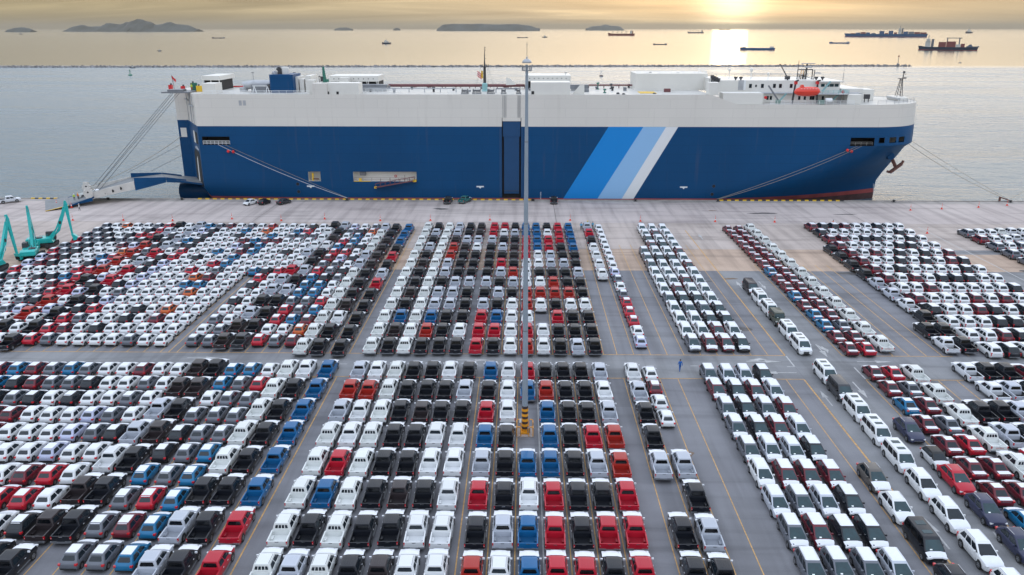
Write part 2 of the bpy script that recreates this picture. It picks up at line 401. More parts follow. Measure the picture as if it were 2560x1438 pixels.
# painted lines
def line(name, x0, x1, y0, y1, m, z_=.008): return sheet(name, x0, x1, y0, y1, z_, m)
lanes_l = [-5.6]; w = .065
for x in (-24.65, -50.6): line('orange_line', x - w, x + w, 104.6 if x < -40 else 20, 96.6 if x > -30 else 160, 'line_orange')
line('orange_line', -24.65 - w, -24.65 + w, 104.6, 177, 'line_orange')
for x in [-27.6 - 2.42 * k for k in range(10)]:
    line('lane_line', x - .05, x + .05, 20, 96.5, 'line_orange'); 
for x in [-27.6 - 2.42 * k for k in range(26)]:
    if abs(x + 50.6) > .6: line('lane_line', x - .05, x + .05, 104.7, 146, 'line_orange')
for x in [-5.65, -3.0, -.6]: line('lane_line', x - .055, x + .055, 20, 96.5, 'line_orange'); line('lane_line', x - .055, x + .055, 104.7, 176, 'line_orange')
line('white_line', 1.85, 1.97, 20, 96.5, 'line_white')
for k in range(5): line('lane_line', 1.9 + 2.4 * k + (.0 if k else .0) - .05, 1.9 + 2.4 * k + .05, 104.7, 146, 'line_orange')
for k in range(1, 4): line('lane_line', 1.9 + 2.4 * k - .05, 1.9 + 2.4 * k + .05, 20, 96.5, 'line_orange')
for k in range(11):
    x = 13.4 + 2.37 * k; ww = .10 if k in (10,) else .05
    line('lane_line', x - ww, x + ww, 104.7, 178 if k in (10,) else 165, 'line_orange')
    if k not in (4, 5, 6, 7): line('lane_line', x - ww, x + ww, 20, 96.5, 'line_orange')
for x in (45.2, 52.3, 54.6, 57.0, 59.25): line('lane_line', x - .06, x + .06, 104.7, 150, 'line_orange')
for x in (45.2, 54.6, 57.05): line('lane_line', x - .06, x + .06, 20, 96.5, 'line_orange')
for x in (63.0, 68.2, 72.9, 77.6): line('lane_line', x - .05, x + .05, 104.7, 150, 'line_orange')
line('orange_line', -400, 37.1, 104.54, 104.68, 'line_orange', .012); line('orange_line', 45.2, 60.6, 104.54, 104.68, 'line_orange', .012)
line('orange_line', -400, 37.1, 96.54, 96.68, 'line_orange', .012); line('orange_line', 45.2, 59.1, 96.54, 96.68, 'line_orange', .012)
line('white_line', 91.9, 92.1, 135, 182, 'line_white')
line('white_line', 37.1, 37.3, 100.9, 104.5, 'line_white', .012); line('white_line', 45.15, 45.35, 96.8, 100.6, 'line_white', .012)
line('white_line', 36.2, 37.3, 100.7, 100.85, 'line_white', .012)
for k in range(-14, 20):
    x = -66.8 + 6.02 * (k + 14)
    if x < 30 or x > 44: line('road_dash', x - .5, x + .5, 100.72, 100.88, 'line_white', .012)
line('stop_line', 26, 37, 98.0 + .6, 98.75 + .0, 'line_white', .010) if False else None
def arrow(x, y, ang, s=1.0, branch=False):
    b = MB(); P = [(-2.4, -.09), (.2, -.09), (.2, -.42), (2.4, 0), (.2, .42), (.2, .09), (-2.4, .09)]
    c_, s_ = math.cos(ang), math.sin(ang)
    T = lambda q: [(x + (a * c_ - bb * s_) * s, y + (a * s_ + bb * c_) * s, .014) for a, bb in q]
    b.poly(T(P[:2] + [P[5], P[6]]), 'line_white'); b.poly(T([P[2], P[3], P[4]]), 'line_white')
    if branch: b.poly(T([(-2.3, .12), (-1.2, .5), (-1.9, .55), (-.3, 1.1), (.9, .62), (.1, .6), (-.9, .12)]), 'line_white')
    tag(b.build('road_arrow', smooth=0, fixn=False), kind='structure')
arrow(-44.7, 102.6, 0); arrow(-6.8, 102.4, 0); arrow(33.5, 102.5, 0, 1.0, True); arrow(48.8, 102.6, 0); arrow(34.4, 98.7, math.pi)
arrow(43.2, 93.5, -math.pi / 2); arrow(39.0, 137, math.pi / 2); arrow(43.1, 137, -math.pi / 2); arrow(39.4, 172, math.pi / 2)
arrow(42.9, 106.5, -math.pi / 2, 1.0, True); arrow(38.0, 91.0, math.pi / 2, .9)
arrow(38.0, 63.0, math.pi / 2); arrow(43.3, 61.0, math.pi / 2)
def stain(x, y, rx, ry, m, n=26):
    b = MB(); ph = [random.random() * 6.28 for _ in range(4)]
    pts = []
    for k in range(n):
        t = 2 * math.pi * k / n; r_ = 1 + .16 * math.sin(2 * t + ph[0]) + .12 * math.sin(3 * t + ph[1]) + .08 * math.sin(7 * t + ph[2]) + .05 * math.sin(11 * t + ph[3])
        pts.append((x + rx * r_ * math.cos(t), y + ry * r_ * math.sin(t), .006))
    b.poly(pts, m); tag(b.build('ground_stain', smooth=0, fixn=False), kind='structure')
for x, y, rx, ry, m in ((34.0, 115.0, 1.1, 1.0, 'stain'), (32.6, 139.5, 1.9, .5, 'stain'), (38.3, 141.0, 1.3, .5, 'rust_stain'), (62, 144.6, 2.6, .9, 'stain'), (30, 121, .4, .4, 'stain'), (18.2, 77.0, .5, .5, 'rust_stain'),
                        (67.5, 144.4, 1.5, .6, 'rust_stain'), (60, 196, 3.2, .8, 'stain'), (-21, 200, 2, .8, 'stain'), (48, 199, 1.2, .3, 'rust_stain'), (97, 146.5, 2.5, .7, 'stain'), (80, 195, 2.4, .5, 'stain')):
    stain(x, y, rx, ry, m)

# ------------------------------------------------------------------ vehicles
def face_quad(b, A, B, Cc, D, u0, u1, v0, v1, off, m, cen):
    """a pane set on the face A,B (bottom) - D,C (top)"""
    A, B, Cc, D = map(Vector, (A, B, Cc, D))
    P = lambda u, v: (A.lerp(B, u)).lerp(D.lerp(Cc, u), v)
    n = (B - A).cross(D - A).normalized()
    if n.dot(A.lerp(Cc, .5) - Vector(cen)) < 0: n = -n
    c = .07
    uv = [(u0 + (u1 - u0) * c * 1.2, v0), (u1 - (u1 - u0) * c * 1.2, v0), (u1, v0 + (v1 - v0) * .18), (u1 - (u1 - u0) * c * .6, v1), (u0 + (u1 - u0) * c * .6, v1), (u0, v0 + (v1 - v0) * .18)]
    pts = [P(u, v) + n * off for u, v in uv]
    if (pts[1] - pts[0]).cross(pts[3] - pts[0]).dot(n) < 0: pts.reverse()
    b.poly(pts, m)

SPEC = {
 'hatchback_car': dict(L=3.85, W=1.67, H=1.49, st=[(0, .66, .42, .74, .76), (.05, .76, .30, .84, .86), (.35, .83, .22, .90, .93), (1.0, .835, .2, .92, .95), (2.7, .835, .2, .93, .96), (3.05, .83, .2, .90, .95), (3.5, .79, .22, .76, .84), (3.76, .66, .28, .60, .70), (3.85, .50, .36, .52, .56)],
     g=(.12, 3.02, .88, .77, .70, 2.12, .57), wheels=(.68, 3.12), r=.30, roof=1, gl='glass'),
 'sedan_car': dict(L=4.25, W=1.68, H=1.49, st=[(0, .64, .42, .80, .84), (.06, .76, .30, .90, .95), (.35, .83, .22, .93, .98), (1.0, .84, .2, .93, .97), (3.0, .84, .2, .93, .96), (3.4, .83, .2, .90, .95), (3.9, .79, .22, .76, .84), (4.16, .66, .28, .60, .70), (4.25, .50, .36, .52, .56)],
     g=(.72, 3.4, .90, .75, 1.45, 2.50, .58), wheels=(.80, 3.42), r=.31, roof=1, gl='glass'),
 'compact_suv': dict(L=4.45, W=1.76, H=1.64, st=[(0, .70, .45, .84, .88), (.06, .80, .34, .96, 1.0), (.4, .87, .26, 1.02, 1.05), (1.0, .88, .24, 1.04, 1.07), (3.3, .88, .24, 1.04, 1.08), (3.65, .875, .24, 1.0, 1.06), (4.05, .84, .26, .90, .99), (4.36, .72, .32, .74, .86), (4.45, .56, .40, .60, .68)],
     g=(.12, 3.76, 1.01, .82, .50, 2.42, .62), wheels=(.82, 3.60), r=.34, roof=1, gl='screen_glass'),
 'suv_car': dict(L=4.80, W=1.82, H=1.76, st=[(0, .72, .50, .96, 1.0), (.06, .83, .38, 1.04, 1.08), (.4, .90, .30, 1.08, 1.1), (1.0, .91, .28, 1.09, 1.12), (3.5, .91, .28, 1.09, 1.14), (3.9, .90, .28, 1.06, 1.12), (4.4, .87, .3, .98, 1.06), (4.7, .76, .36, .82, .92), (4.8, .6, .44, .66, .76)],
     g=(.12, 3.66, 1.07, .84, .62, 2.45, .64), wheels=(.92, 3.82), r=.38, roof=1, gl='glass'),
 'crossover_suv': dict(L=4.75, W=1.88, H=1.68, st=[(0, .72, .50, .92, .96), (.06, .84, .38, 1.0, 1.04), (.4, .92, .28, 1.04, 1.06), (1.0, .94, .26, 1.05, 1.08), (3.4, .94, .26, 1.05, 1.09), (3.8, .93, .26, 1.0, 1.07), (4.35, .88, .28, .88, .98), (4.66, .74, .34, .72, .84), (4.75, .56, .42, .58, .66)],
     g=(.18, 3.62, 1.03, .85, .95, 2.45, .64), wheels=(.92, 3.80), r=.37, roof=0, gl='screen_glass'),
 'minivan': dict(L=4.95, W=1.85, H=1.93, st=[(0, .74, .42, 1.0, 1.05), (.05, .86, .30, 1.08, 1.12), (.3, .915, .22, 1.12, 1.15), (1.0, .925, .2, 1.12, 1.15), (3.9, .925, .2, 1.10, 1.15), (4.25, .92, .2, 1.05, 1.14), (4.6, .90, .22, .96, 1.05), (4.87, .82, .26, .80, .92), (4.95, .70, .32, .62, .72)],
     g=(.06, 4.28, 1.10, .88, .22, 3.42, .72), wheels=(.98, 3.98), r=.35, roof=0, gl='screen_glass'),
 'boxy_jeep': dict(L=4.3, W=1.76, H=1.95, st=[(0, .84, .42, 1.05, 1.07), (.05, .86, .40, 1.12, 1.15), (.3, .87, .4, 1.14, 1.17), (1.0, .87, .4, 1.14, 1.17), (2.8, .87, .4, 1.14, 1.17), (3.1, .87, .4, 1.12, 1.16), (4.1, .85, .42, 1.08, 1.12), (4.22, .84, .45, .98, 1.02), (4.3, .82, .50, .86, .88)],
     g=(.05, 3.02, 1.13, .85, .12, 2.80, .76), wheels=(.75, 3.55), r=.38, roof=0, gl='screen_glass'),
 'pickup_truck': dict(L=5.25, W=1.82, H=1.76, st=[(1.62, .90, .34, 1.10, 1.12), (2.2, .905, .32, 1.11, 1.13), (3.7, .905, .32, 1.11, 1.16), (4.15, .905, .32, 1.08, 1.15), (4.75, .88, .34, 1.0, 1.09), (5.12, .78, .4, .86, .98), (5.25, .62, .48, .72, .80)],
     g=(1.66, 4.14, 1.10, .83, 1.80, 3.32, .66), wheels=(1.05, 4.20), r=.385, roof=2, gl='tinted_glass'),
}
def interp(st, y, k):
    for a, b_ in zip(st, st[1:]):
        if a[0] <= y <= b_[0]: t = (y - a[0]) / (b_[0] - a[0]); return a[k] + (b_[k] - a[k]) * t
    return st[-1][k] if y > st[-1][0] else st[0][k]
def vehicle_parts(kind, film_roof=True, film_hood=True, var='', dark_roof=False, detail=True):
    """returns [(part name, MB, location)] ; first entry is the painted body"""
    sp = SPEC[kind]; st = sp['st']; L = sp['L']; H = sp['H']
    body = MB(); out = []
    rr = []
    for y, hw, zb, zs, zt in st:
        h_ = [(hw * .90, zb), (hw, zb + .22 * (zs - zb)), (hw * .992, zs - .12), (hw * .945, zs - .008), (hw * .5, zt - .006)]
        ring = [(x, y, z_) for x, z_ in h_] + [(0, y, zt)] + [(-x, y, z_) for x, z_ in reversed(h_)]
        rr.append(ring)
    body.rings(rr, 'car_paint')
    y0, y1, zbs, hb, r0, r1, hr = sp['g']
    def ring(ya, yb, hw, z_, c): return [(hw - c, ya, z_), (hw, ya + c, z_), (hw, yb - c, z_), (hw - c, yb, z_), (-hw + c, yb, z_), (-hw, yb - c, z_), (-hw, ya + c, z_), (-hw + c, ya, z_)]
    lerp = lambda a, b_, t: a + (b_ - a) * t
    k = .86
    R0 = ring(y0, y1, hb, zbs, .045); R1 = ring(lerp(y0, r0, k), lerp(y1, r1, k), lerp(hb, hr, k), lerp(zbs, H - .035, k), .065)
    R2 = ring(r0 + .01, r1 - .02, hr - .02, H - .028, .09); R3 = ring(r0 + .14, r1 - .2, hr - .14, H - .004, .10)
    body.rings([R0, R1, R2, R3], 'black_plastic' if dark_roof else 'car_paint', cap0=False)
    if dark_roof: body.rings([R0, R1], 'car_paint', False, False) if False else None
    cen = (0, (y0 + y1) / 2, (zbs + H) / 2)
    gl = sp['gl']
    rear = MB(); wind = MB(); sl = MB(); sr = MB()
    rear_gl = 'tinted_glass' if kind == 'pickup_truck' and var != 'V' and var != 'W' else ('glass' if gl != 'tinted_glass' else 'glass')
    rv = {'minivan': (.25, .93), 'pickup_truck': (.30, .95), 'hatchback_car': (.30, .93), 'sedan_car': (.12, .93)}.get(kind, (.22, .93))
    face_quad(rear, R0[7], R0[0], R1[0], R1[7], .07, .93, rv[0], rv[1], .008, rear_gl, cen)
    face_quad(wind, R0[4], R0[3], R1[3], R1[4], .015, .985, .02, .98, .008, gl, cen)
    for s_, A, B, Cc, D in ((sr, R0[1], R0[2], R1[2], R1[1]), (sl, R0[6], R0[5], R1[5], R1[6])):
        n_ = 3 if kind in ('minivan', 'suv_car', 'compact_suv', 'boxy_jeep') else 2
        sgl = 'tinted_glass' if kind in ('minivan',) else 'glass'
        if kind == 'pickup_truck': cuts = [(.07, .46), (.50, .93)]
        elif kind == 'minivan': cuts = [(.03, .335), (.345, .655), (.67, .96)]
        elif n_ == 3: cuts = [(.05, .30), (.33, .62), (.645, .95)]
        else: cuts = [(.10, .52), (.555, .94)]
        for u0, u1 in cuts: face_quad(s_, A, B, Cc, D, u0, u1, .10, .92, .007, sgl, cen)
    # film on roof / bonnet
    films = []
    if sp['roof'] == 1 and film_roof:
        f = MB(); x_ = hr - .13
        if kind in ('compact_suv', 'suv_car'):
            f.rings([[(x * 1.012, y, z_ + .006) for x, y, z_ in R2], [(x, y, z_ + .010) for x, y, z_ in R3]], 'film', cap0=False); x_ = 0
        elif kind == 'hatchback_car': x_ = hr - .10
        if x_: f.poly([(-x_, r0 + .07, H + .004), (x_, r0 + .07, H + .004), (x_, r1 - .14, H + .004), (-x_, r1 - .14, H + .004)], 'film')
        films.append(('roof_film', f))
    if film_hood:
        f = MB(); ys = [y for y in sorted([y1 + .03, lerp(y1, L, .3), L - .04] + [q[0] for q in st if y1 + .08 < q[0] < L - .06])]
        V = []; F = []
        for y in ys:
            hw, zs, zt = interp(st, y, 1), interp(st, y, 3), interp(st, y, 4)
            V += [(-hw * .945, y, zs + .004), (-hw * .5, y, zt + .014), (0, y, zt + .02), (hw * .5, y, zt + .014), (hw * .945, y, zs + .004)]
        for i in range(len(ys) - 1):
            for j in range(4): a = i * 5 + j; F.append((a, a + 1, a + 6, a + 5))
        f.mesh(V, F, 'film'); films.append(('hood_film', f))
    if kind == 'sedan_car' and film_roof:
        f = MB(); f.poly([(-.62, .10, .97), (.62, .10, .97), (.62, .36, 1.0), (-.62, .36, 1.0)], 'film'); f.poly([(-.62, .36, 1.0), (.62, .36, 1.0), (.60, .66, .995), (-.60, .66, .995)], 'film'); films.append(('trunk_film', f))
    # lights
    tl = []; hl = []
    hwt = st[1][1] if kind != 'pickup_truck' else .90
    for s_ in (-1, 1):
        t = MB()
        if kind == 'pickup_truck':
            t.box(s_ * .905, s_ * .80, -.012, .12, .78, 1.06, 'tail_red'); t.box(s_ * .87, s_ * .82, -.02, .0, .84, .90, 'lamp_clear')
        elif kind in ('suv_car',):
            t.box(s_ * .86, s_ * .70, -.005, .26, .98, 1.07, 'tail_red'); t.box(s_ * .85, s_ * .80, -.01, .1, .62, .98, 'tail_red')
        else:
            zc = st[1][3]
            t.box(s_ * (hwt + .045), s_ * (hwt - .16), -.004 if kind != 'minivan' else -.01, .24, zc - .14, zc + .03, 'tail_red')
        tl.append(('tail_light', t))
        t = MB(); yy = L; hf = st[-2][1]; zf = st[-2][3]
        t.box(s_ * (hf + .05), s_ * (hf - .22), L - .30, L - .055, zf - .10, zf + .03, 'lamp_clear'); hl.append(('headlight', t))
    gr = MB(); zf = st[-1][3]; gr.box(-.42, .42, L - .05, L + .012, zf - .16, zf - .02, 'black_plastic'); gr.box(-.44, .44, L - .04, L + .018, zf - .02, zf + .015, 'chrome')
    gr.box(-.55, .55, L - .12, L + .006, st[-1][2] - .04, st[-1][2] + .06, 'black_plastic')
    if kind == 'minivan': gr.box(-.36, .36, L - .02, L + .02, .38, .72, 'black_plastic'); gr.box(-.38, .38, L, L + .03, .53, .56, 'chrome')
    # bumper and plate recess at the tail
    bu = MB()
    if kind == 'pickup_truck':
        bu.rings([[(-.92, y_, .47), (-.3, y_, .44), (.3, y_, .44), (.92, y_, .47), (.92, y_, .60), (.36, y_, .60), (.32, y_, .55), (-.32, y_, .55), (-.36, y_, .60), (-.92, y_, .60)] for y_ in (-.13, .05)], 'bumper_grey')
        hd = MB(); hd.box(-.16, .16, -.012, .01, .98, 1.04, 'chrome')
    else:
        bu.box(-st[1][1] * .9, st[1][1] * .9, -.03, .12, st[0][2] - .10, st[0][2] + .02, 'black_plastic' if kind != 'suv_car' else 'bumper_grey')
        if kind == 'sedan_car': body.box(-.45, .45, -.012, .02, .84, .875, 'chrome')
        if kind == 'suv_car': body.box(-.45, .45, -.015, .02, .96, 1.0, 'chrome')
    # mirrors
    mi = []
    for s_ in (-1, 1):
        t = MB(); ym = lerp(y0, y1, .80); t.box(s_ * (sp['W'] / 2 + .14), s_ * (sp['W'] / 2 - .06), ym, ym + .11, zbs + .03, zbs + .17, 'film' if kind in ('pickup_truck',) else 'car_paint'); mi.append(('mirror', t))
    # wheels
    wh = []; r = sp['r']; tread = .22; xo = sp['W'] / 2
    wb = MB(); wb.lathe([(r * .55, -tread / 2), (r * .97, -tread / 2), (r, -tread / 2 + .02), (r, tread / 2 - .02), (r * .97, tread / 2), (r * .55, tread / 2)], 'rubber', 14, axis='x')
    for s_ in (-1, 1):
        n = 10; wb.poly([(s_ * (tread / 2 + .006), r * .64 * math.cos(2 * math.pi * q / n), r * .64 * math.sin(2 * math.pi * q / n)) for q in (range(n) if s_ > 0 else range(n, 0, -1))], 'rim')
        for q in range(5):
            a = 2 * math.pi * (q + .5) / 5; ca, sa = math.cos(a), math.sin(a); ro, ri, hwd = r * .56, r * .24, r * .13
            wb.poly([(s_ * (tread / 2 + .010), ca * ri - sa * hwd * .5, sa * ri + ca * hwd * .5), (s_ * (tread / 2 + .010), ca * ri + sa * hwd * .5, sa * ri - ca * hwd * .5), (s_ * (tread / 2 + .010), ca * ro + sa * hwd, sa * ro - ca * hwd), (s_ * (tread / 2 + .010), ca * ro - sa * hwd, sa * ro + ca * hwd)], 'black_plastic')
    for yw in sp['wheels']:
        for s_ in (-1, 1):
            loc = (s_ * (xo - tread / 2 + .015), yw, r); wh.append(('wheel', wb, loc))
            ra = r + .075; hz = min(interp(st, yw, 1), 9) if kind != 'pickup_truck' or yw > 1.7 else .90
            n = 11; pts = []
            for q in range(n): a = math.pi * (q / (n - 1)); pts.append((s_ * (hz + .004), yw + ra * math.cos(a), r + .02 + ra * math.sin(a)))
            zl = st[1][2] if kind != 'pickup_truck' else .34
            pts += [(s_ * (hz + .004), yw - ra, zl), (s_ * (hz + .004), yw + ra, zl)]
            body.poly(pts, 'black_plastic')
    # door joints and sill
    if detail:
        for s_ in (-1, 1):
            x_ = s_ * (interp(st, lerp(y0, y1, .5), 1) + .0035)
            for t_ in ((.10, .50, .90) if kind != 'pickup_truck' else (.12, .48, .86)):
                yy = lerp(y0, y1, t_); zt_ = interp(st, yy, 3) - .12; body.poly([(x_, yy - .006, .38), (x_, yy + .006, .38), (x_, yy + .006, zt_), (x_, yy - .006, zt_)], 'black_plastic')
            for t_ in (.20, .58):
                yy = lerp(y0, y1, t_); body.box(x_, x_ + s_ * .03, yy, yy + .16, interp(st, yy, 3) - .22, interp(st, yy, 3) - .18, 'film' if kind == 'pickup_truck' else 'car_paint')
    extras = []
    if kind == 'pickup_truck':
        zl = 1.10
        # outer walls of the bed, tail gate, wheel boxes
        for s_ in (-1, 1):
            body.box(s_ * .90, s_ * .79, .06, 1.69, .36, zl, 'car_paint', cut=('b',)); 
        body.box(-.79, .79, .0, .09, .50, zl - .01, 'car_paint'); body.box(-.90, -.79, .0, .06, .50, zl, 'car_paint'); body.box(.79, .90, .0, .06, .50, zl, 'car_paint')
        bed = MB(); bm_ = 'liner' if var in 'wsk' and var else ('car_paint' if var in ('V', 'W') else 'bed_paint')  # coloured trucks: body paint darkened for the shade in the bed
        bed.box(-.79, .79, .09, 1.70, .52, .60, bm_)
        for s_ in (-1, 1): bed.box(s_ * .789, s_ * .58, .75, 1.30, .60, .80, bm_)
        if bm_ == 'liner':
            for s_ in (-1, 1): bed.box(s_ * .789, s_ * .76, .09, 1.69, .6, zl - .03, 'liner')
            bed.box(-.76, .76, .091, .12, .6, zl - .05, 'liner'); bed.box(-.76, .76, 1.66, 1.695, .6, zl - .03, 'liner')
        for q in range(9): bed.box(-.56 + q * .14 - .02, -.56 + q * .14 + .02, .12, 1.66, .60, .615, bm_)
        extras.append(('load_bed', bed, None)); extras.append(('tailgate_handle', hd, None))
        rib = body
        for q in range(5): rib.box(-.40 + q * .2 - .018, -.40 + q * .2 + .018, r0 + .24, r1 - .35, H - .01, H + .010, 'car_paint')
        if var in ('V', 'W'):
            for s_ in (-1, 1): body.box(s_ * (hr - .08), s_ * (hr - .105), r0 + .10, r1 - .15, H - .01, H + .006, 'black_plastic')
        if var == 'V':
            gd = MB(); A, B, Cc, D = map(Vector, (R0[7], R0[0], R1[0], R1[7])); off = Vector((0, -.035, 0))
            P = lambda u, v: (A.lerp(B, u)).lerp(D.lerp(Cc, u), v) + off
            for u in (.075, .29, .5, .71, .925): gd.bar(P(u, .12), P(u, .92), .045, .02, 'white_paint')
            for v in (.11, .92): gd.bar(P(.07, v), P(.93, v), .03, .02, 'white_paint')
            extras.append(('window_guard', gd, None))
        if var not in ('V',):
            for s_ in (-1, 1):
                sst = MB(); sst.box(s_ * .97, s_ * .88, 1.9, 3.7, .36, .42, 'bumper_grey'); extras.append(('side_step', sst, None))
        if var == 'w':
            f = MB(); f.poly([(-.5, r0 + .08, H + .013), (.5, r0 + .08, H + .013), (.5, r1 - .12, H + .013), (-.5, r1 - .12, H + .013)], 'film'); films.append(('roof_film', f))
    if kind in ('suv_car', 'compact_suv', 'crossover_suv') :
        for s_ in (-1, 1):
            rl = MB(); rl.bar((s_ * (hr - .07), r0 + .15, H + .02), (s_ * (hr - .07), r1 - .25, H + .02), .035, .035, 'chrome' if kind != 'compact_suv' else 'film'); extras.append(('roof_rail', rl, None))
    if kind == 'hatchback_car':
        spz = MB(); spz.box(-.50, .50, r0 - .10, r0 + .05, H - .075, H - .045, 'car_paint'); extras.append(('spoiler', spz, None))
        if var == 's': f = MB(); f.box(-.42, .42, r0 - .11, r0 - .02, H - .044, H - .034, 'film'); films.append(('spoiler_film', f))
    if kind == 'minivan' and not var == 'd':
        for ya, yb in ((.95, 1.55), (2.35, 2.85)):
            f = MB(); f.box(-.42, .42, ya, yb, H - .002, H + .012, 'screen_glass'); extras.append(('sunroof', f, None))
    if gl == 'screen_glass':
        stk = MB(); A, B, Cc, D = map(Vector, (R0[4], R0[3], R1[3], R1[4])); 
        face_quad(stk, A, B, Cc, D, .62, .76, .10, .20, .013, 'sticker', cen)
        extras.append(('paper_label', stk, None))
    parts = [('windscreen', wind, None), ('rear_window', rear, None), ('side_window', sl, None), ('side_window', sr, None)]
    parts += [(n_, m_, None) for n_, m_ in films] + extras
    small = [(n_, m_, None) for n_, m_ in tl + hl + mi] + [('grille', gr, None), ('rear_bumper', bu, None)]
    return body, parts, small, wh

PROTO = {}
def proto(kind, lod, **kw):
    key = (kind, lod, tuple(sorted(kw.items())))
    if key in PROTO: return PROTO[key]
    body, parts, small, wh = vehicle_parts(kind, detail=(lod == 0), **kw)
    L = SPEC[kind]['L']
    res = []
    if lod == 0: lst = parts + small + wh
    elif lod == 1:
        tails = [p for p in small if p[0] == 'tail_light']
        for p in small:
            if p[0] != 'tail_light': body.add(p[1])
        for p in wh: body.add(p[1], p[2])
        lst = parts + tails
    else:
        for p in small: body.add(p[1])
        for p in wh: body.add(p[1], p[2])
        if lod == 3:
            for p in parts: body.add(p[1])
            lst = []
        else:
            keep = [p for p in parts if p[0] in ('rear_window', 'side_window', 'windscreen', 'load_bed', 'roof_film', 'hood_film')]
            for p in parts:
                if p not in keep: body.add(p[1])
            lst = keep
    if lod == 3: PROTO[key] = (body, None); return PROTO[key]
    cache = {}
    bd = body.data(kind + '_body')
    for n_, m_, loc in lst:
        if id(m_) not in cache: cache[id(m_)] = m_.data(n_)
        res.append((n_, cache[id(m_)], loc))
    PROTO[key] = (bd, res); return PROTO[key]
def shift_for(kind): return SPEC[kind]['L'] / 2
PAINT = {'W': (.67, .685, .70), 'V': (.67, .69, .68), 'w': (.62, .645, .69), 'S': (.43, .46, .52), 's': (.45, .48, .55), 'G': (.115, .125, .15), 'K': (.006, .008, .014), 'k': (.006, .008, .014), 'D': (.03, .033, .04),
         'N': (.028, .021, .024), 'R': (.42, .006, .024), 'O': (.35, .018, .012), 'M': (.125, .009, .020), 'B': (.002, .100, .26), 'T': (.003, .135, .29), 'Y': (.48, .095, .014), 'A': (.03, .035, .075), 'P': (.10, .09, .082), 'J': (.05, .058, .042), 'E': (.02, .12, .12)}
CNAME = {'W': 'white', 'V': 'white', 'w': 'white', 'S': 'silver', 's': 'silver', 'G': 'grey', 'K': 'black', 'k': 'black', 'D': 'charcoal', 'N': 'dark brown', 'R': 'red', 'O': 'orange red', 'M': 'maroon', 'B': 'blue', 'T': 'light blue', 'Y': 'orange', 'A': 'navy', 'P': 'bronze grey', 'J': 'olive', 'E': 'dark green'}
CARS = []     # (dist, kind, code, X, Ycentre, rz, label, group, category, options)
NOUN = {'hatchback_car': 'hatchback', 'sedan_car': 'sedan', 'compact_suv': 'compact SUV', 'suv_car': 'SUV', 'pickup_truck': 'pickup', 'minivan': 'minivan', 'crossover_suv': 'crossover', 'boxy_jeep': 'boxy jeep'}
CAT = {'hatchback_car': 'hatchback', 'sedan_car': 'sedan', 'compact_suv': 'SUV', 'suv_car': 'SUV', 'pickup_truck': 'pickup truck', 'minivan': 'minivan', 'crossover_suv': 'SUV', 'boxy_jeep': 'jeep'}
ORD = ['', 'first', 'second', 'third', 'fourth', 'fifth', 'sixth', 'seventh', 'eighth', 'ninth', 'tenth', 'eleventh', 'twelfth', 'thirteenth', 'fourteenth', 'fifteenth', 'sixteenth', 'seventeenth', 'eighteenth', 'nineteenth', 'twentieth', 'twenty-first', 'twenty-second', 'twenty-third']
def car(kind, code, X, Yc, rz, label, group, **opt):
    px, py = PR(X, Yc, .8)
    if px < -75 or px > 2635 or py > 1500: return
    CARS.append((math.hypot(X, Yc), kind, code, X, Yc, rz, label, group, opt))
def lane(block, idx, side, X, kind, Yfar, pitch, codes, near_first, facing=1, group=None, start=0, total=None, tailmode=True, **opt):
    """codes run from the far end to the near end; Yfar is the camera-side end of the farthest vehicle"""
    n = total or len(codes); L = SPEC[kind]['L']
    for i, c_ in enumerate(codes):
        if c_ in '-.': continue
        y = Yfar - pitch * i + random.uniform(-.13, .13)
        r_ = (start + i + 1) if near_first == 'far' else (n - i)
        desc = CNAME[c_] + ' ' + NOUN[kind]
        if c_ == 'V': desc = 'white pickup with barred window'
        elif kind == 'pickup_truck' and c_ in 'ws': desc += ' with black-lined bed'
        lab = f"{desc}, {ORD[r_]} from aisle, {ORD[idx]} lane from {side}, {block}"
        rz = (0 if facing > 0 else math.pi) + random.uniform(-.02, .02)
        car(kind, c_, X + random.uniform(-.08, .08), y + L / 2, rz, lab, group or f"{NOUN[kind]}s parked in the {block}", **opt)

# near left block: lanes counted from its right edge, rows from the aisle
NLN = 'near left block'
def NL(idx, X, kind, codes, **k): lane(NLN, idx, 'right', X, kind, 94.9 if kind == 'pickup_truck' else 95.6, 5.87 if kind == 'pickup_truck' else 4.38, codes, 'far', **k)
NL(1, -26.0, 'pickup_truck', 'BBBBBBRR'); NL(2, -28.9, 'pickup_truck', 'WKKKKKKK'); NL(3, -31.35, 'pickup_truck', 'VVVVVkSS')
NL(4, -33.6, 'hatchback_car', 'WRGGGTTTTT'); NL(5, -36.05, 'hatchback_car', 'TGGGGGGRMG'); NL(6, -38.5, 'hatchback_car', 'TTWGKKTGGG')
NL(7, -41.0, 'pickup_truck', 'KNKNKKK'); NL(8, -43.35, 'pickup_truck', 'NNSSWNNK')
for i, (x, cds) in enumerate([(-45.8, 'WWWWKWWWKK'), (-48.2, 'WGGGGWRRW'), (-50.6, 'MWWSSSMR'), (-53.0, 'WWWWWWW'), (-55.4, 'WKKWWW'), (-57.8, 'GGWWWW'), (-60.2, 'TGKMM'), (-62.6, 'GMGM'), (-65.0, 'MKK'), (-67.4, 'TT'), (-69.8, 'M')]):
    NL(9 + i, x, 'hatchback_car', cds)
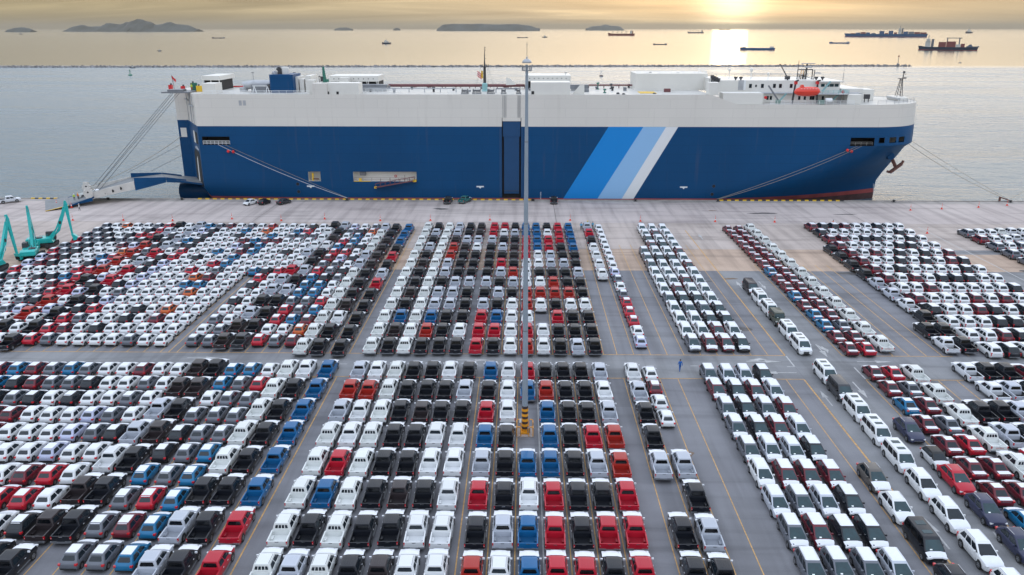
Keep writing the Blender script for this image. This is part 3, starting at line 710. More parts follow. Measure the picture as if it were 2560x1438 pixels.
# near middle block
NC = ['SWVKKWKBWRKKKS', 'OOVKKKSKWBOKKW', 'SWVKNKKRW-BKKS', 'VWVKKWWBK-BKRO', 'VRVKKWWSKBBKSO', 'VBVKNKWRKWRKKR', 'VKVKKWWKSBRKRR', 'VSVKNWWOWBRRKR']
XC = [-21.65, -19.25, -16.8, -14.4, -11.9, -9.6, -7.15, -4.2, -1.8, .62, 3.0, 5.4, 7.75, 10.25]
for i, x in enumerate(XC): lane('near middle block', i + 1, 'left', x, 'pickup_truck', 94.6, 5.87, ''.join(r_[i] for r_ in NC), 'far')
# two short lanes right of it
lane('near pair of lanes', 1, 'left', 14.5, 'pickup_truck', 94.6, 5.87, 'WSKKS-KK', 'far')
lane('near pair of lanes', 2, 'left', 16.75, 'hatchback_car', 95.1, 4.25, 'WMWW', 'far')
lane('near pair of lanes', 2, 'left', 16.85, 'pickup_truck', 71.1, 5.87, 'SKSK', 'far', start=4)
# near four lanes of compact SUVs, facing the camera
N5 = ['GMGGGWSGGS', 'SKKKSMGMGS', 'SMGMSMSKGS', 'KSMSKMKKSS']
for i, cds in enumerate(N5): lane('near SUV block', i + 1, 'left', 24.45 + 2.36 * i, 'compact_suv', 94.2, 4.93, cds, 'far', facing=-1)
# far middle block
F3 = ['VKVSKNRRKBBKRB', 'VSVSKNRWSBBWRB', 'VKVNSSSKKRBRRB', 'VSVONWKSNRBRKB', 'VKVOKKKKNRWSKK', 'VNVSKKKRKWWSSK', 'VKVSKKKSOWKKKS', 'VKVKSSSKSWWOKK', 'VNVSSKKSKOOOOK', 'VKVSSKSKWOWKWW', 'VBVBKKRBWW-RKK', 'VNVOKWRRWRWKKK', 'VKVKKKRKWOWKSK']
XF = [-21.6, -19.2, -16.8, -14.4, -11.95, -9.5, -6.55, -4.15, -1.8, .65, 3.0, 5.4, 7.85, 10.25]
for i, x in enumerate(XF): lane('far middle block', i + 1, 'left', x, 'pickup_truck', 174.7, 5.94, ''.join(r_[i] for r_ in F3), 'near')
lane('far pair of lanes', 1, 'left', 14.6, 'pickup_truck', 175.2, 6.1, 'SRKWWWW', 'near'); lane('far pair of lanes', 2, 'left', 17.15, 'hatchback_car', 175.3, 4.31, 'WWWWWWWWSGWGRRRWS', 'near')
F5 = ['GGGWWWGWWWG', 'WWKMWKWWWMKGWWM', 'WMWKWKWWMWKGKMM', 'WWWWMWMWWWWKKWK']
for i, cds in enumerate(F5): lane('far SUV block', i + 1, 'left', 24.55 + 2.36 * i, 'compact_suv', 105.1 + 4.93 * (len(cds) - 1), 4.93, cds, 'near', facing=-1)
lane('far sedan lanes', 1, 'left', 46.4, 'sedan_car', 174.4, 4.71, 'MMMMMMMTMMTMTTMM', 'near'); lane('far sedan lanes', 2, 'left', 48.85, 'sedan_car', 174.4, 4.71, 'MMMMMMMMMMMMMGMR', 'near')
lane('far sedan lanes', 3, 'left', 51.6, 'pickup_truck', 174.7, 5.79, 'VVVVVVVVVVVVV', 'near', lettering=True)
lane('near sedan lanes', 1, 'left', 46.5, 'sedan_car', 95.4, 4.75, 'MMTMMMMTM', 'far'); lane('near sedan lanes', 2, 'left', 49.0, 'sedan_car', 95.4, 4.75, 'RGMGRMMMM', 'far')
lane('near sedan lanes', 3, 'left', 51.6, 'pickup_truck', 94.5, 5.8, 'VVVVVVV', 'far', lettering=True)
# far left-centre block, lanes counted from its right edge
B2 = 'far left-centre block'
for i, (x, kd, y, p, cds) in enumerate([(-25.95, 'p', 173.2, 5.88, 'BBBKRKSRkKKKK'.replace('k', 'K')), (-28.9, 'p', 173.4, 5.88, 'KKNNNNKKKNWKK'), (-31.3, 'p', 174.0, 5.92, 'SVVVSSVVVVVVV'), (-33.6, 'h', 175.4, 4.33, 'GYWWKWKWKGWWRTMYM'),
      (-36.0, 'h', 175.4, 4.33, 'WKTTGRSGGKTTGGTWG'), (-38.4, 'h', 175.4, 4.33, 'SGWRTRMGRTTTGRRWR'), (-40.85, 'p', 175.4, 5.88, 'SKNWKKSKSKKKD'), (-43.3, 'p', 175.4, 5.88, 'KWWWSWRSSKSNN'),
      (-45.6, 'h', 175.3, 4.33, 'WWGWWWWWRWWWWWWGG'), (-48.0, 'h', 175.3, 4.33, 'KRGWWKWWKRKWKWGWG'), (-50.3, 'h', 175.2, 4.33, 'WTGWWWWWT')]):
    lane(B2, i + 1, 'right', x, 'pickup_truck' if kd == 'p' else 'hatchback_car', y, p, cds, 'near', total=(17 if i == 10 else None))
FL = ['WWOWGWMGTWRGWWYWG', 'WWYWTWWKSWRKWWWKG', 'WTWWKWWKWKRRKWKGG', 'MMTMWWWKTKKGGKGGR', 'WTKSWWWKGKSMWWKGG', 'WTMWTWWRWGYWWWKGR', 'WWTWWKWRKKRTWWKMS', 'WWTRWWWSKWSKWWKMS', 'WWGWRWWSKWRRWWWWR', 'WWMYWWWSWSRTKKWGK', 'WWTTWWWSKKRMWWWGW', 'WWYWWWWGWSRGWWWWW', 'WWWWWWWSKWKGWWWWW', 'WWYWKWWRKSSGWWWWW', 'WWMWKWWGRWWWWWWWW', 'WWWWWKWMRWWWWWWWW', 'WWGWWWWGRWWWWWWWW']
XL = [-52.55, -54.95, -57.35, -59.75, -62.15, -64.55, -66.95, -69.35, -71.75, -76.5, -81.2, -83.6, -86.0, -88.4, -90.8, -93.2, -95.6]
LI = [1, 2, 3, 4, 5, 6, 7, 8, 9, 11, 13, 14, 15, 16, 17, 18, 19]
for i, x in enumerate(XL): lane('far left block', LI[i], 'right', x, 'hatchback_car', 175.6, 4.34, ''.join(r_[i] for r_ in FL), 'near')
lane('far left block', 10, 'right', -74.1, 'pickup_truck', 174.9, 5.9, 'SSSSRSRRKKKKK', 'near'); lane('far left block', 12, 'right', -78.8, 'pickup_truck', 175.0, 5.9, 'KSKOOOOKROOKK', 'near')
# far right block: rear-facing SUVs behind a border lane of pickups
F7 = ['MKKMWWKWW', 'KWWWWWWKW', 'MMWKKWWKW', 'MWWWWKKWW', 'MWMWKWKWM', 'MWWKWKWMK', 'MWKWWWWKW', 'MWMWKKKWW', 'WWMWWWWWK', 'MWWWMWMWM', 'KWWMKWKWW', 'WWWKKWWWW', 'WWMKKWWWW', 'WKWWWWWWW']
for i in range(9): lane('far right block', i + 3, 'left', 66.0 + 2.43 * i, 'suv_car', 176.6, 5.63, ''.join(r_[i] for r_ in F7), 'near')
lane('far right block', 2, 'left', 63.2, 'pickup_truck', 156.3, 5.72, 'KKKKsswkkk'.replace('kkk', 'KKK'), 'near'); lane('far right block', 1, 'left', 60.85, 'pickup_truck', 110.5, 5.8, 'Kw', 'near')
for i, (x, kd, cds) in enumerate([(98.4, 'suv_car', 'GMGGG'), (100.9, 'suv_car', 'WWWWW'), (103.4, 'suv_car', 'WWGWW'), (106.1, 'pickup_truck', 'VwWW'), (108.6, 'pickup_truck', 'wWW'), (111.0, 'pickup_truck', 'WW'), (113.4, 'pickup_truck', 'VW')]):
    lane('far edge block at right', i + 1, 'left', x, kd, 171.3, 5.75, cds, 'far')
for i, (x, y, cds) in enumerate([(54.4, 83.7, 'KsRWK'), (56.75, 83.8, 'KKWKW'), (59.0, 95.2, 'wwsKWKW'), (61.4, 95.4, 'KsKWKW'), (63.9, 95.4, 'KKKWW'), (68.9, 95.4, 'KWW')]):
    lane('near right block', i + 1, 'left', x, 'pickup_truck', y, 5.8, cds, 'far', start=(2 if i < 2 else 0))
lane('near right block', 6, 'left', 66.4, 'suv_car', 95.4, 5.7, 'MWK', 'far')
# vans and mixed cars in the two road lanes, facing the camera
def oneoff(kind, c_, X, yfront, label, group='cars queued nose to tail in the service road', **k): car(kind, c_, X, yfront + SPEC[kind]['L'] / 2, math.pi, label, group, **k)
for y, c_, lab in ((94.4, 'W', 'white minivan heading the near queue, parked by the aisle arrow'), (89.3, 'D', 'charcoal minivan parked between white minivans in the near queue'), (83.9, 'W', 'white minivan with sunroofs directly in front of the charcoal one'),
                   (78.4, 'W', 'white minivan with sunroofs, middle one of the three behind the white SUVs'), (72.8, 'W', 'white minivan directly behind the first large white SUV'), (130.9, 'N', 'dark minivan at the far end of the far service road queue'),
                   (125.1, 'W', 'white minivan right in front of the dark minivan in the far queue'), (119.6, 'W', 'white minivan just behind the olive jeep'), (109.8, 'W', 'white minivan just in front of the olive jeep'), (104.3, 'W', 'white minivan at the near end of the far queue, grille facing the aisle')):
    oneoff('minivan', c_, 39.95, y, lab, var='d' if c_ in 'ND' else '')
oneoff('boxy_jeep', 'J', 39.95, 115.6, 'olive boxy jeep between white minivans in the far queue', film_hood=False)
for y, lab in ((67.5, 'large white SUV directly in front of the minivan queue'), (62.3, 'large white SUV, middle one of three in the near queue'), (57.0, 'large white SUV with black lower bumper, third behind the minivans'), (51.7, 'large white SUV cut off by the bottom frame edge')):
    oneoff('suv_car', 'W', 39.95, y, lab)
oneoff('crossover_suv', 'P', 35.65, 68.9, 'bronze grey crossover with white roof and hood film beside the orange line'); oneoff('crossover_suv', 'W', 35.65, 63.6, 'white crossover behind the bronze grey one')
oneoff('minivan', 'K', 35.65, 58.1, 'black minivan with chrome grille behind the white crossover'); oneoff('crossover_suv', 'K', 35.65, 52.6, 'black crossover cut off at the bottom, behind the black minivan')
oneoff('crossover_suv', 'A', 43.85, 79.1, 'navy crossover with glossy roof beside the maroon sedans', film_hood=False); oneoff('hatchback_car', 'W', 43.85, 73.4, 'white hatchback with black roof in front of the navy crossover', film_hood=False, film_roof=False, dark_roof=True)
oneoff('crossover_suv', 'R', 43.85, 68.7, 'bright red crossover between a white hatchback and a black crossover', film_hood=False)
oneoff('crossover_suv', 'A', 43.85, 63.4, 'black glossy crossover right behind the bright red one', film_hood=False); oneoff('crossover_suv', 'A', 43.85, 57.9, 'black glossy crossover, second behind the bright red one', film_hood=False)
# cars standing on the quay apron
QG = 'cars standing on the quay apron'
car('sedan_car', 'W', -71.6, 204.6, R(155), 'white sedan on the quay, leftmost of three parked by the ship stern', QG, film_roof=False, film_hood=False); car('hatchback_car', 'K', -68.0, 205.2, R(-20), 'black hatchback on the quay beside the white sedan', QG, film_roof=False, film_hood=False)
car('sedan_car', 'D', -63.0, 205.6, R(-30), 'charcoal sedan on the quay, rightmost of three near the ship stern', QG, film_roof=False, film_hood=False)
car('pickup_truck', 'K', -19.9, 207.6, R(-4), 'black pickup on the quay beside the dark green pickup', QG); car('pickup_truck', 'E', -15.5, 208.2, R(-22), 'dark green pickup on the quay left of the light mast', QG)
car('pickup_truck', 'K', 8.1, 208.0, R(0), 'black pickup alone on the quay right of the light mast', QG); car('pickup_truck', 'w', -136.3, 206.2, R(-52), 'white pickup with dark bed at the far left end of the quay', QG)

car('pickup_truck', 'V', -115.2, 207.4, R(-59), 'white pickup driving up the stern ramp', 'pickups being loaded onto the ship', zoff=1.15, pitch=12.5)
CARS.sort(key=lambda c: c[0])
seen = {'pickup_truck': 0, 'hatchback_car': 0}; MASS = {}
def apply_color(o, c): o.color = (*c, 1)
TXT = None
def lettering():
    global TXT
    if TXT is None:
        cu = bpy.data.curves.new('lettering', 'FONT'); cu.body = 'MITSUBISHI'; cu.size = .17; cu.extrude = .003; cu.align_x = 'CENTER'; cu.resolution_u = 1
        t = bpy.data.objects.new('lettering', cu); col.objects.link(t); dg = bpy.context.evaluated_depsgraph_get()
        TXT = bpy.data.meshes.new_from_object(t.evaluated_get(dg)); TXT.materials.clear(); TXT.materials.append(M['red_letter']); bpy.data.objects.remove(t)
    return TXT
for dist, kind, code, X, Yc, rz, lab, grp, opt in CARS:
    far = dist > 100; lod = 0 if dist < 99 else (1 if dist < 145 else 2)
    opt = dict(opt); let = opt.pop('lettering', False); zoff = opt.pop('zoff', 0.0); pitch = opt.pop('pitch', 0.0); kw = dict(opt)
    if kind == 'pickup_truck': kw['var'] = code if code in 'VWwsk' else ''
    if kind == 'hatchback_car' and 'var' not in kw and (hash((round(X), round(Yc))) % 3 == 0) and not kw.get('dark_roof') and code != 'W': kw['var'] = 's'
    pc = PAINT[code]
    if kind == 'hatchback_car' and code == 'S': pc = (.42, .45, .60)
    jit = 1 + random.uniform(-.06, .06); pc = tuple(min(.85, v * jit) for v in pc)
    L = SPEC[kind]['L']
    ox, oy = -math.sin(rz) * -L / 2 * 1, -math.cos(rz) * L / 2
    ox = math.sin(rz) * L / 2
    base_loc = (X + ox, Yc + oy)
    if kind in seen:
        seen[kind] += 1
        if seen[kind] > 300 and not zoff:
            MASS.setdefault(kind, []).append((base_loc, rz, pc, kw)); continue
    bd, parts = proto(kind, lod, **kw)
    root = bpy.data.objects.new(kind, None); root.empty_display_size = .3; col.objects.link(root)
    root.location = (base_loc[0], base_loc[1], .008 if abs(X) > 37.3 and abs(X) < 45 else .004); root.rotation_euler = (0, 0, rz)
    if zoff: root.location.z = zoff; root.rotation_euler = (R(pitch), 0, rz)
    root['label'] = lab; root['category'] = CAT[kind]; root['group'] = grp
    bo = bpy.data.objects.new('body', bd); bo.parent = root; bo.color = (*pc, 1); col.objects.link(bo)
    for n_, me, loc in parts:
        o = bpy.data.objects.new(n_, me); o.parent = root; o.color = (*pc, 1)
        if loc: o.location = loc
        col.objects.link(o)
    if let:
        o = bpy.data.objects.new('lettering', lettering()); o.parent = root; o.location = (0, -.008, .78); o.rotation_euler = (math.pi / 2, 0, 0); col.objects.link(o)
import numpy as np
for kind, items in MASS.items():
    cache = {}; V = []; F = []; MI = []; COL = []; mats = []; off = 0; 
    for loc, rz, pc, kw in items:
        k = tuple(sorted(kw.items()))
        if k not in cache:
            b, _ = proto(kind, 3, **kw); cache[k] = (np.array(b.v, dtype=np.float32), b.f, [b.mats[i] for i in b.m])
        v, f, mm = cache[k]; c_, s_ = math.cos(rz), math.sin(rz)
        vv = np.stack([v[:, 0] * c_ - v[:, 1] * s_ + loc[0], v[:, 0] * s_ + v[:, 1] * c_ + loc[1], v[:, 2] + .004], 1)
        V.append(vv); F += [tuple(i + off for i in q) for q in f]
        for m_ in mm:
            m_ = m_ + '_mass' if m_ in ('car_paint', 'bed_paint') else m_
            if m_ not in mats: mats.append(m_)
            MI.append(mats.index(m_))
        COL.append(np.tile(np.array([*pc, 1], dtype=np.float32), (len(v), 1))); off += len(v)
    me = bpy.data.meshes.new(kind + '_rows'); me.from_pydata(np.concatenate(V).tolist(), [], F)
    for m_ in mats: me.materials.append(M[m_])
    me.polygons.foreach_set('material_index', MI)
    at = me.attributes.new('paint', 'FLOAT_COLOR', 'POINT'); at.data.foreach_set('color', np.concatenate(COL).ravel())
    me.polygons.foreach_set('use_smooth', [True] * len(me.polygons)); me.set_sharp_from_angle(angle=R(35)); me.update()
    o = ob({'hatchback_car': 'distant_hatchbacks', 'pickup_truck': 'distant_pickups'}[kind], me)
    tag(o, {'hatchback_car': 'farthest rows of small hatchbacks packed together at the back left, mixed colours', 'pickup_truck': 'farthest rows of pickups packed together near the quay, mixed colours'}[kind], kind='stuff')
print('cars', len(CARS), seen, {k: len(v) for k, v in MASS.items()})

# ------------------------------------------------------------------ the car carrier
ship = empty('car_carrier_ship', (0, 214, SEA), 'huge blue and white car carrier moored along the quay with its stern ramp lowered', 'ship')
def ship_part(mb, name, label=None, parent=None, smooth=30, fixn=True):
    o = mb.build(name, None, smooth, fixn=fixn); p = parent or ship
    o.parent = p
    if p is ship: o.matrix_parent_inverse = Matrix.Translation((0, -214, -SEA))
    if label: o['label'] = label
    return o
SY, SC, HB = 214.0, 230.0, 16.0
def top_z(x): return 27.5 if x < 49 else (25.0 if x > 56 else 27.5 - 2.5 * (x - 49) / 7)
def stem_x(z_):
    T = [(-9, 100.5), (-3, 101.6), (2.3, 101.9), (5, 103.6), (8.1, 105.9), (11, 108.1), (13.3, 109.3), (18, 109.2), (25, 108.8)]
    for (a, xa), (b_, xb) in zip(T, T[1:]):
        if z_ <= b_: return xa + (xb - xa) * (z_ - a) / (b_ - a)
    return T[-1][1]
def half(x, z_):
    t_ = min(1, max(0, (z_ + 3) / 17.2)); xs = 38 + (90 - 38) * t_ ** .85; p = 1.55 + 1.15 * t_; xe = stem_x(z_)
    if x <= xs: hb = HB
    else:
        t = min(1, (x - xs) / (xe - xs)); hb = HB * (1 - t ** p) ** (1.0 if t_ < .9 else .62 + .38 * (1 - t_) / .1 if t_ < 1 else .62)
    if z_ < 3 and x < -60: hb *= 1 - .22 * min(1, (3 - z_) / 6) * min(1, (-60 - x) / 28)
    if z_ < -3: hb *= .9
    return hb
ZL = [-9, -5, -3, -1.2, 0.0, 2.2, 4.5, 7.1, 9.5, 12.0, 14.25, 15.0, 16.45, 19.2, 21.5, 24.0, 99]
XSN = [-86.1, -78.7, -70, -64, -58.3, -55.0, -50, -46.1, -28.9, -20, -12, -5.75, -.6, 8, 20, 30, 38, 43, 49, 52.5, 56, 61, 66, 71, 76, 80, 83.5, 86.7, 93.0, 94.2, 95.8, 97.2, 99.3, 100.2, 102.2]
def hull_ring(z_):
    pts = []; z0 = z_
    def Z(x): return top_z(x) if z0 == 99 else min(z0, top_z(x) - .05)
    zz = 25 if z_ == 99 else z_
    low = max(0, min(1, (2.2 - zz) / 5)); stern = -98.6 + low * 5
    yi = 229 + 0
    pts.append((stern, 246 - low * 3, Z(stern))); pts.append((stern, yi, Z(stern))); pts.append((-95.4 + low * 3, yi, Z(-95)))
    cx_ = -87.0 + low * 2.0
    pts.append((cx_, SC - half(-87, zz) , Z(-87)))
    xe = stem_x(zz)
    side = []
    for x in XSN:
        xx = x if x < 43 else 43 + (x - 43) * ((xe - 43) / (110.0 - 43)) if zz < 13.3 else x
        side.append((xx, half(xx, zz)))
    for t in (.35, .62, .82, .94):
        xl = side[-1][0] if t == .35 else xl
        xx = side[len(XSN) - 1][0] + (xe - side[len(XSN) - 1][0]) * t; side.append((xx, half(xx, zz)))
    for xx, hb in side: pts.append((xx, SC - hb, Z(xx)))
    pts.append((xe, SC, Z(xe)))
    for xx, hb in reversed(side): pts.append((xx, SC + hb, Z(xx)))
    pts.append((-88, 246 - low * 3, Z(-88)))
    return pts
hull = MB(); rr = [hull_ring(z_) for z_ in ZL]; npt = len(rr[0])
base_i = len(hull.v); hull.v += [p for r_ in rr for p in r_]
holes = {}
def hole(i0, z0, z1):   # i0: index in XSN of the left edge
    for zi in range(ZL.index(z0), ZL.index(z1)): holes[(zi, 4 + i0)] = 1
hole(0, 14.25, 16.45); hole(4, 4.5, 7.1); hole(7, 4.5, 7.1); hole(27, 14.25, 16.45); hole(29, 15.0, 16.45); hole(31, 15.0, 16.45); hole(33, 15.0, 16.45)
for zi in range(ZL.index(0.0), ZL.index(21.5)): holes[(zi, 4 + 11)] = 1
for zi in range(len(ZL) - 1):
    za = ZL[zi]
    for j in range(npt):
        if (zi, j) in holes: continue
        k = (j + 1) % npt
        m_ = 'boot_dark' if za < -1.2 else ('boot_red' if za < 0 else ('hull_blue' if za < 19.2 else 'hull_white'))
        hull.f.append((zi * npt + j, zi * npt + k, (zi + 1) * npt + k, (zi + 1) * npt + j)); hull.m.append(hull.mi(m_))
ho = ship_part(hull, 'hull', smooth=24, fixn=True)
# decks
dk = MB()
top = [p for p in rr[-1]]
near = top[3:3 + 1 + len(XSN) + 5]; farr = list(reversed(top[3 + 1 + len(XSN) + 5:]))
farr = [(x, y, z_) for x, y, z_ in farr]
# strips across the ship
xs_all = [p[0] for p in near]
dk.poly([(top[1][0], top[1][1], 27.42), (top[2][0], top[2][1], 27.42), (top[2][0], 246, 27.42), (top[0][0], 246, 27.42)], 'deck_paint')
dk.poly([(top[2][0], top[2][1], 27.42), (near[0][0], near[0][1], 27.42), (-87, 246, 27.42), (top[2][0], 246, 27.42)], 'deck_paint')
for a, b_ in zip(near, near[1:]):
    dk.poly([(a[0], a[1], a[2] - .08), (b_[0], b_[1], b_[2] - .08), (b_[0], 2 * SC - b_[1], b_[2] - .08), (a[0], 2 * SC - a[1], a[2] - .08)], 'deck_paint')
ship_part(dk, 'deck', smooth=0)
# recesses behind the openings
def recess(x0, x1, z0, z1, y0, dep, m, name='hull_opening', parent=None):
    b = MB(); V = [(x0, y0, z0), (x1, y0, z0), (x1, y0, z1), (x0, y0, z1)]; Bk = [(x, y + dep, z_) for x, y, z_ in V]
    for i in range(4): j = (i + 1) % 4; b.poly([V[i], V[j], Bk[j], Bk[i]], m)
    b.poly(Bk, m); return ship_part(b, name, smooth=0, fixn=False)
recess(-86.1, -78.7, 14.25, 16.45, SY, 4, 'dark_void'); recess(-58.3, -55, 4.5, 7.1, SY, 2.5, 'deck_house'); recess(-46.1, -28.9, 4.5, 7.1, SY, 2.2, 'deck_house')
recess(86.0, 93.6, 14.2, 16.5, SY + .6, 5, 'dark_void'); recess(93.8, 96.4, 14.9, 16.5, SY + 1.8, 3, 'dark_void'); recess(96.8, 99.9, 14.9, 16.5, SY + 3.2, 3, 'deck_house'); recess(99.8, 103.2, 14.9, 16.5, SY + 5.5, 3, 'deck_house')
recess(-5.75, -.6, 0.0, 21.5, SY, .9, 'dark_void', 'door_recess')
# side ramp door standing in its recess
d = MB(); d.box(-5.2, -1.15, SY + .15, SY + .7, 1.2, 20.3, 'door_blue'); d.box(-5.5, -.85, SY + .05, SY + .16, 16.6, 20.6, 'door_blue'); d.box(-5.6, -.75, SY - .06, SY + .3, 20.62, 21.5, 'hull_white')
d.box(-5.2, -1.15, SY + .08, SY + .16, 1.9, 2.0, 'dark_steel')
ship_part(d, 'side_ramp_door')
for x in (-5.45, -5.0, -4.65, -1.5, -1.2, -.9):
    b = MB(); b.box(x - .045, x + .045, SY - .10, SY - .03, 21.6, 27.3, 'steel_grey'); ship_part(b, 'door_cable', smooth=0)
for x in (-6.15, -.35):
    b = MB(); b.box(x - .28, x + .28, SY - .10, SY - .01, .2, 19.1, 'door_blue'); ship_part(b, 'door_guide_frame', smooth=0)
# diagonal stripes
for tx0, tx1, bx0, bx1, m_, lb in ((22.5, 31.7, 10.9, 20.2, 'stripe_blue', 'bright blue diagonal stripe'), (31.7, 37.7, 20.2, 26.8, 'stripe_light', 'pale blue diagonal stripe'), (37.7, 40.9, 26.8, 30.0, 'stripe_white', 'white diagonal stripe')):
    b = MB(); b.poly([(bx0, SY - .012, -.1), (bx1, SY - .012, -.1), (tx1, SY - .012, 19.19), (tx0, SY - .012, 19.19)], m_); ship_part(b, 'hull_stripe', lb, smooth=0)
# white tug marks, round inlets, draught ticks
for x in (-57.9, -11.7, 43.4):
    b = MB(); b.box(x - 1.0, x + 1.0, SY - .03, SY - .005, 2.95, 3.3, 'stripe_white'); b.poly([(x - .35, SY - .02, 2.95), (x + .35, SY - .02, 2.95), (x, SY - .02, 2.55)], 'stripe_white'); ship_part(b, 'tug_mark', smooth=0)
for x, z_ in ((-61.4, 3.7), (-61.3, 1.6), (51.5, 3.4), (51.2, 1.2)):
    b = MB(); b.lathe([(.42, -.02), (.42, .01)], 'dark_void', 14, (x, SY - .0, z_), 'y'); b.lathe([(.55, -.012), (.55, .008)], 'door_blue', 14, (x, SY - .0, z_), 'y'); ship_part(b, 'hull_inlet', smooth=0)
b = MB()
for k in range(8): b.box(101.2 - .05 * k, 101.55 - .05 * k, 229.0, 229.1, -1.6 + .4 * k, -1.45 + .4 * k, 'stripe_white')
for k in range(6): b.box(4.6, 4.9, SY - .02, SY - .004, -.2 + .35 * k, -.08 + .35 * k, 'stripe_white')
o = ship_part(b, 'draught_marks', smooth=0); o['kind'] = 'stuff'
for x0 in (-75.2, -74.1):
    b = MB(); b.box(x0 + .0, x0 + .75, SY - .03, SY - .005, 24.6, 25.9, 'steel_light'); ship_part(b, 'vent_grille', smooth=0)
# rails in the openings
def rail(pts, hgt, name='railing', m='white_paint', step=1.5, bars=2, r=.045, parent=None):
    b = MB()
    for i in range(bars + 1): b.tube([(x, y, z_ + hgt * (i + 1) / (bars + 1)) for x, y, z_ in pts], r, m, 4)
    for p, q in zip(pts, pts[1:]):
        p, q = Vector(p), Vector(q); n = max(1, int((q - p).length / step))
        for i in range(n + 1): c_ = p.lerp(q, i / n); b.tube([c_, c_ + Vector((0, 0, hgt))], r, m, 4)
    o = ship_part(b, name, smooth=0, parent=parent); o['kind'] = 'stuff'; return o
rail([(-86, SY + .15, 14.3), (-78.8, SY + .15, 14.3)], 1.0, step=.95, r=.055); rail([(86.9, SY + .75, 14.3), (92.9, SY + .9, 14.3)], .9, 'railing', 'ramp_white', 1.4, r=.035, bars=1)
b = MB(); b.box(-44.5, -42.9, SY + .9, SY + 1.6, 5.9, 6.8, 'steel_grey'); ship_part(b, 'hoist_winch')
b = MB(); b.box(-46, -41.5, SY - .05, SY + .05, 4.42, 4.58, 'yellow_paint'); b.box(-44.6, -43.9, SY, SY + .3, 4.6, 5.3, 'yellow_paint'); ship_part(b, 'yellow_sill')
b = MB(); b.box(-57.4, -57.0, SY + .3, SY + .7, 4.6, 6.6, 'yellow_paint'); b.box(-57.2, -55.6, SY + .3, SY + .6, 4.9, 5.2, 'anchor_rust'); ship_part(b, 'pilot_door_gear')
# gangway hanging outside
gw = MB(); p0, p1 = Vector((-40.0, SY - .9, 3.0)), Vector((-29.4, SY - .9, 4.9))
gw.bar(p0, p1, 1.0, .18, 'pipe_red')
for dy in (-.5, .5):
    gw.tube([p0 + Vector((0, dy, 1)), p1 + Vector((0, dy, 1))], .05, 'pipe_red', 4)
    for k in range(9): q = p0.lerp(p1, k / 8) + Vector((0, dy, 0)); gw.tube([q, q + Vector((0, 0, 1.0 + (.9 if k in (1, 3, 6) and dy > 0 else 0)))], .045, 'pipe_red', 4)
gw.box(-29.8, -28.9, SY - 1.4, SY + .1, 4.6, 5.0, 'yellow_paint'); gw.box(-40.3, -39.7, SY - 1.4, SY - .4, 2.8, 3.2, 'yellow_paint')
ship_part(gw, 'gangway', 'dark red gangway ladder hanging from the white opening')
rail([(-46, SY + .12, 4.55), (-29, SY + .12, 4.55)], .9, step=2.2, r=.03, bars=1, m='pipe_red')
b = MB(); n = 14
b.rings([[(-34.9 + rr_ * math.cos(2 * math.pi * k / n), SY + 2.0 - dd, 5.6 + rr_ * math.sin(2 * math.pi * k / n)) for k in range(n)] for rr_, dd in ((.22, 0), (.36, 0), (.36, .08), (.22, .08))], 'signal_red', False, False); ship_part(b, 'life_ring')
# ---- deck structures; pixel rectangles of the photograph on planes at real distances
def sbox(x0, y0, x1, y1, Yn, Yf, m, name, label=None, parent=None, zmin=None, b=None):
    X0, Z1 = S(x0, y0, Yn); X1, Z0 = S(x1, y1, Yn)
    if zmin is not None: Z0 = zmin
    own = b is None; b = b or MB(); b.box(X0, X1, Yn, Yf, Z0, Z1, m)
    return ship_part(b, name, label, parent) if own else b
DZ = 27.4
a = sbox(504, 209, 540, 236, 216, 221, 'deck_house', 'deck_house', zmin=DZ)
b = MB(); X0, Z1 = S(503, 190, 228); X1, _ = S(548, 190, 228)
b.box(X0, X1, 228, 240, DZ + 2.8, Z1, 'deck_house'); b.box(X0 + .3, X1 - .3, 229, 239, DZ, DZ + 2.8, 'dark_void')
for x in (X0 + .1, X0 + 2.4, X1 - .3): b.box(x, x + .2, 228, 228.2, DZ, DZ + 2.8, 'deck_house')
ship_part(b, 'vent_house')
# exhaust duct and funnel
du = MB(); xa, za = S(611, 235, 226); xb, zb = S(611, 220, 226); xc, zc = S(620, 212, 226); xd, zd = S(668, 211, 226)
du.tube([(xa, 226, DZ), (xa, 226, zb), (xa + .35, 226, zb + .7), (xc, 226, zc - .1), (xc + 1.5, 226, zd), (xd + 1, 226, zd)], [1.15] * 6, 'steel_light', 14)
ship_part(du, 'exhaust_duct', smooth=50)
sbox(627, 212, 667, 236, 221, 229, 'steel_grey', 'machinery_casing', zmin=DZ)
b = MB()
for px in (631, 664): X_, _ = S(px, 222, 219); b.bar((X_, 219, DZ), (X_ + .5, 219, DZ + 1.9), .18, .18, 'white_paint'); b.bar((X_ + 1, 219, DZ), (X_ + .5, 219, DZ + 1.9), .18, .18, 'white_paint')
X0, _ = S(631, 222, 219); X1, _ = S(668, 222, 219); b.bar((X0, 219, DZ + 1.9), (X1, 219, DZ + 1.9), .2, .2, 'white_paint'); ship_part(b, 'casing_frame')
X0, Z1 = S(671, 187, 220); X1, _ = S(730, 187, 220)
fn = MB(); c_ = .9
def oct_ring(x0, x1, y0, y1, z_, c): return [(x0 + c, y0, z_), (x1 - c, y0, z_), (x1, y0 + c, z_), (x1, y1 - c, z_), (x1 - c, y1, z_), (x0 + c, y1, z_), (x0, y1 - c, z_), (x0, y0 + c, z_)]
fn.rings([oct_ring(X0, X1, 220, 229, DZ, .5), oct_ring(X0, X1, 220, 229, Z1, .5)], 'hull_blue'); fo = ship_part(fn, 'funnel', 'blue funnel casing')
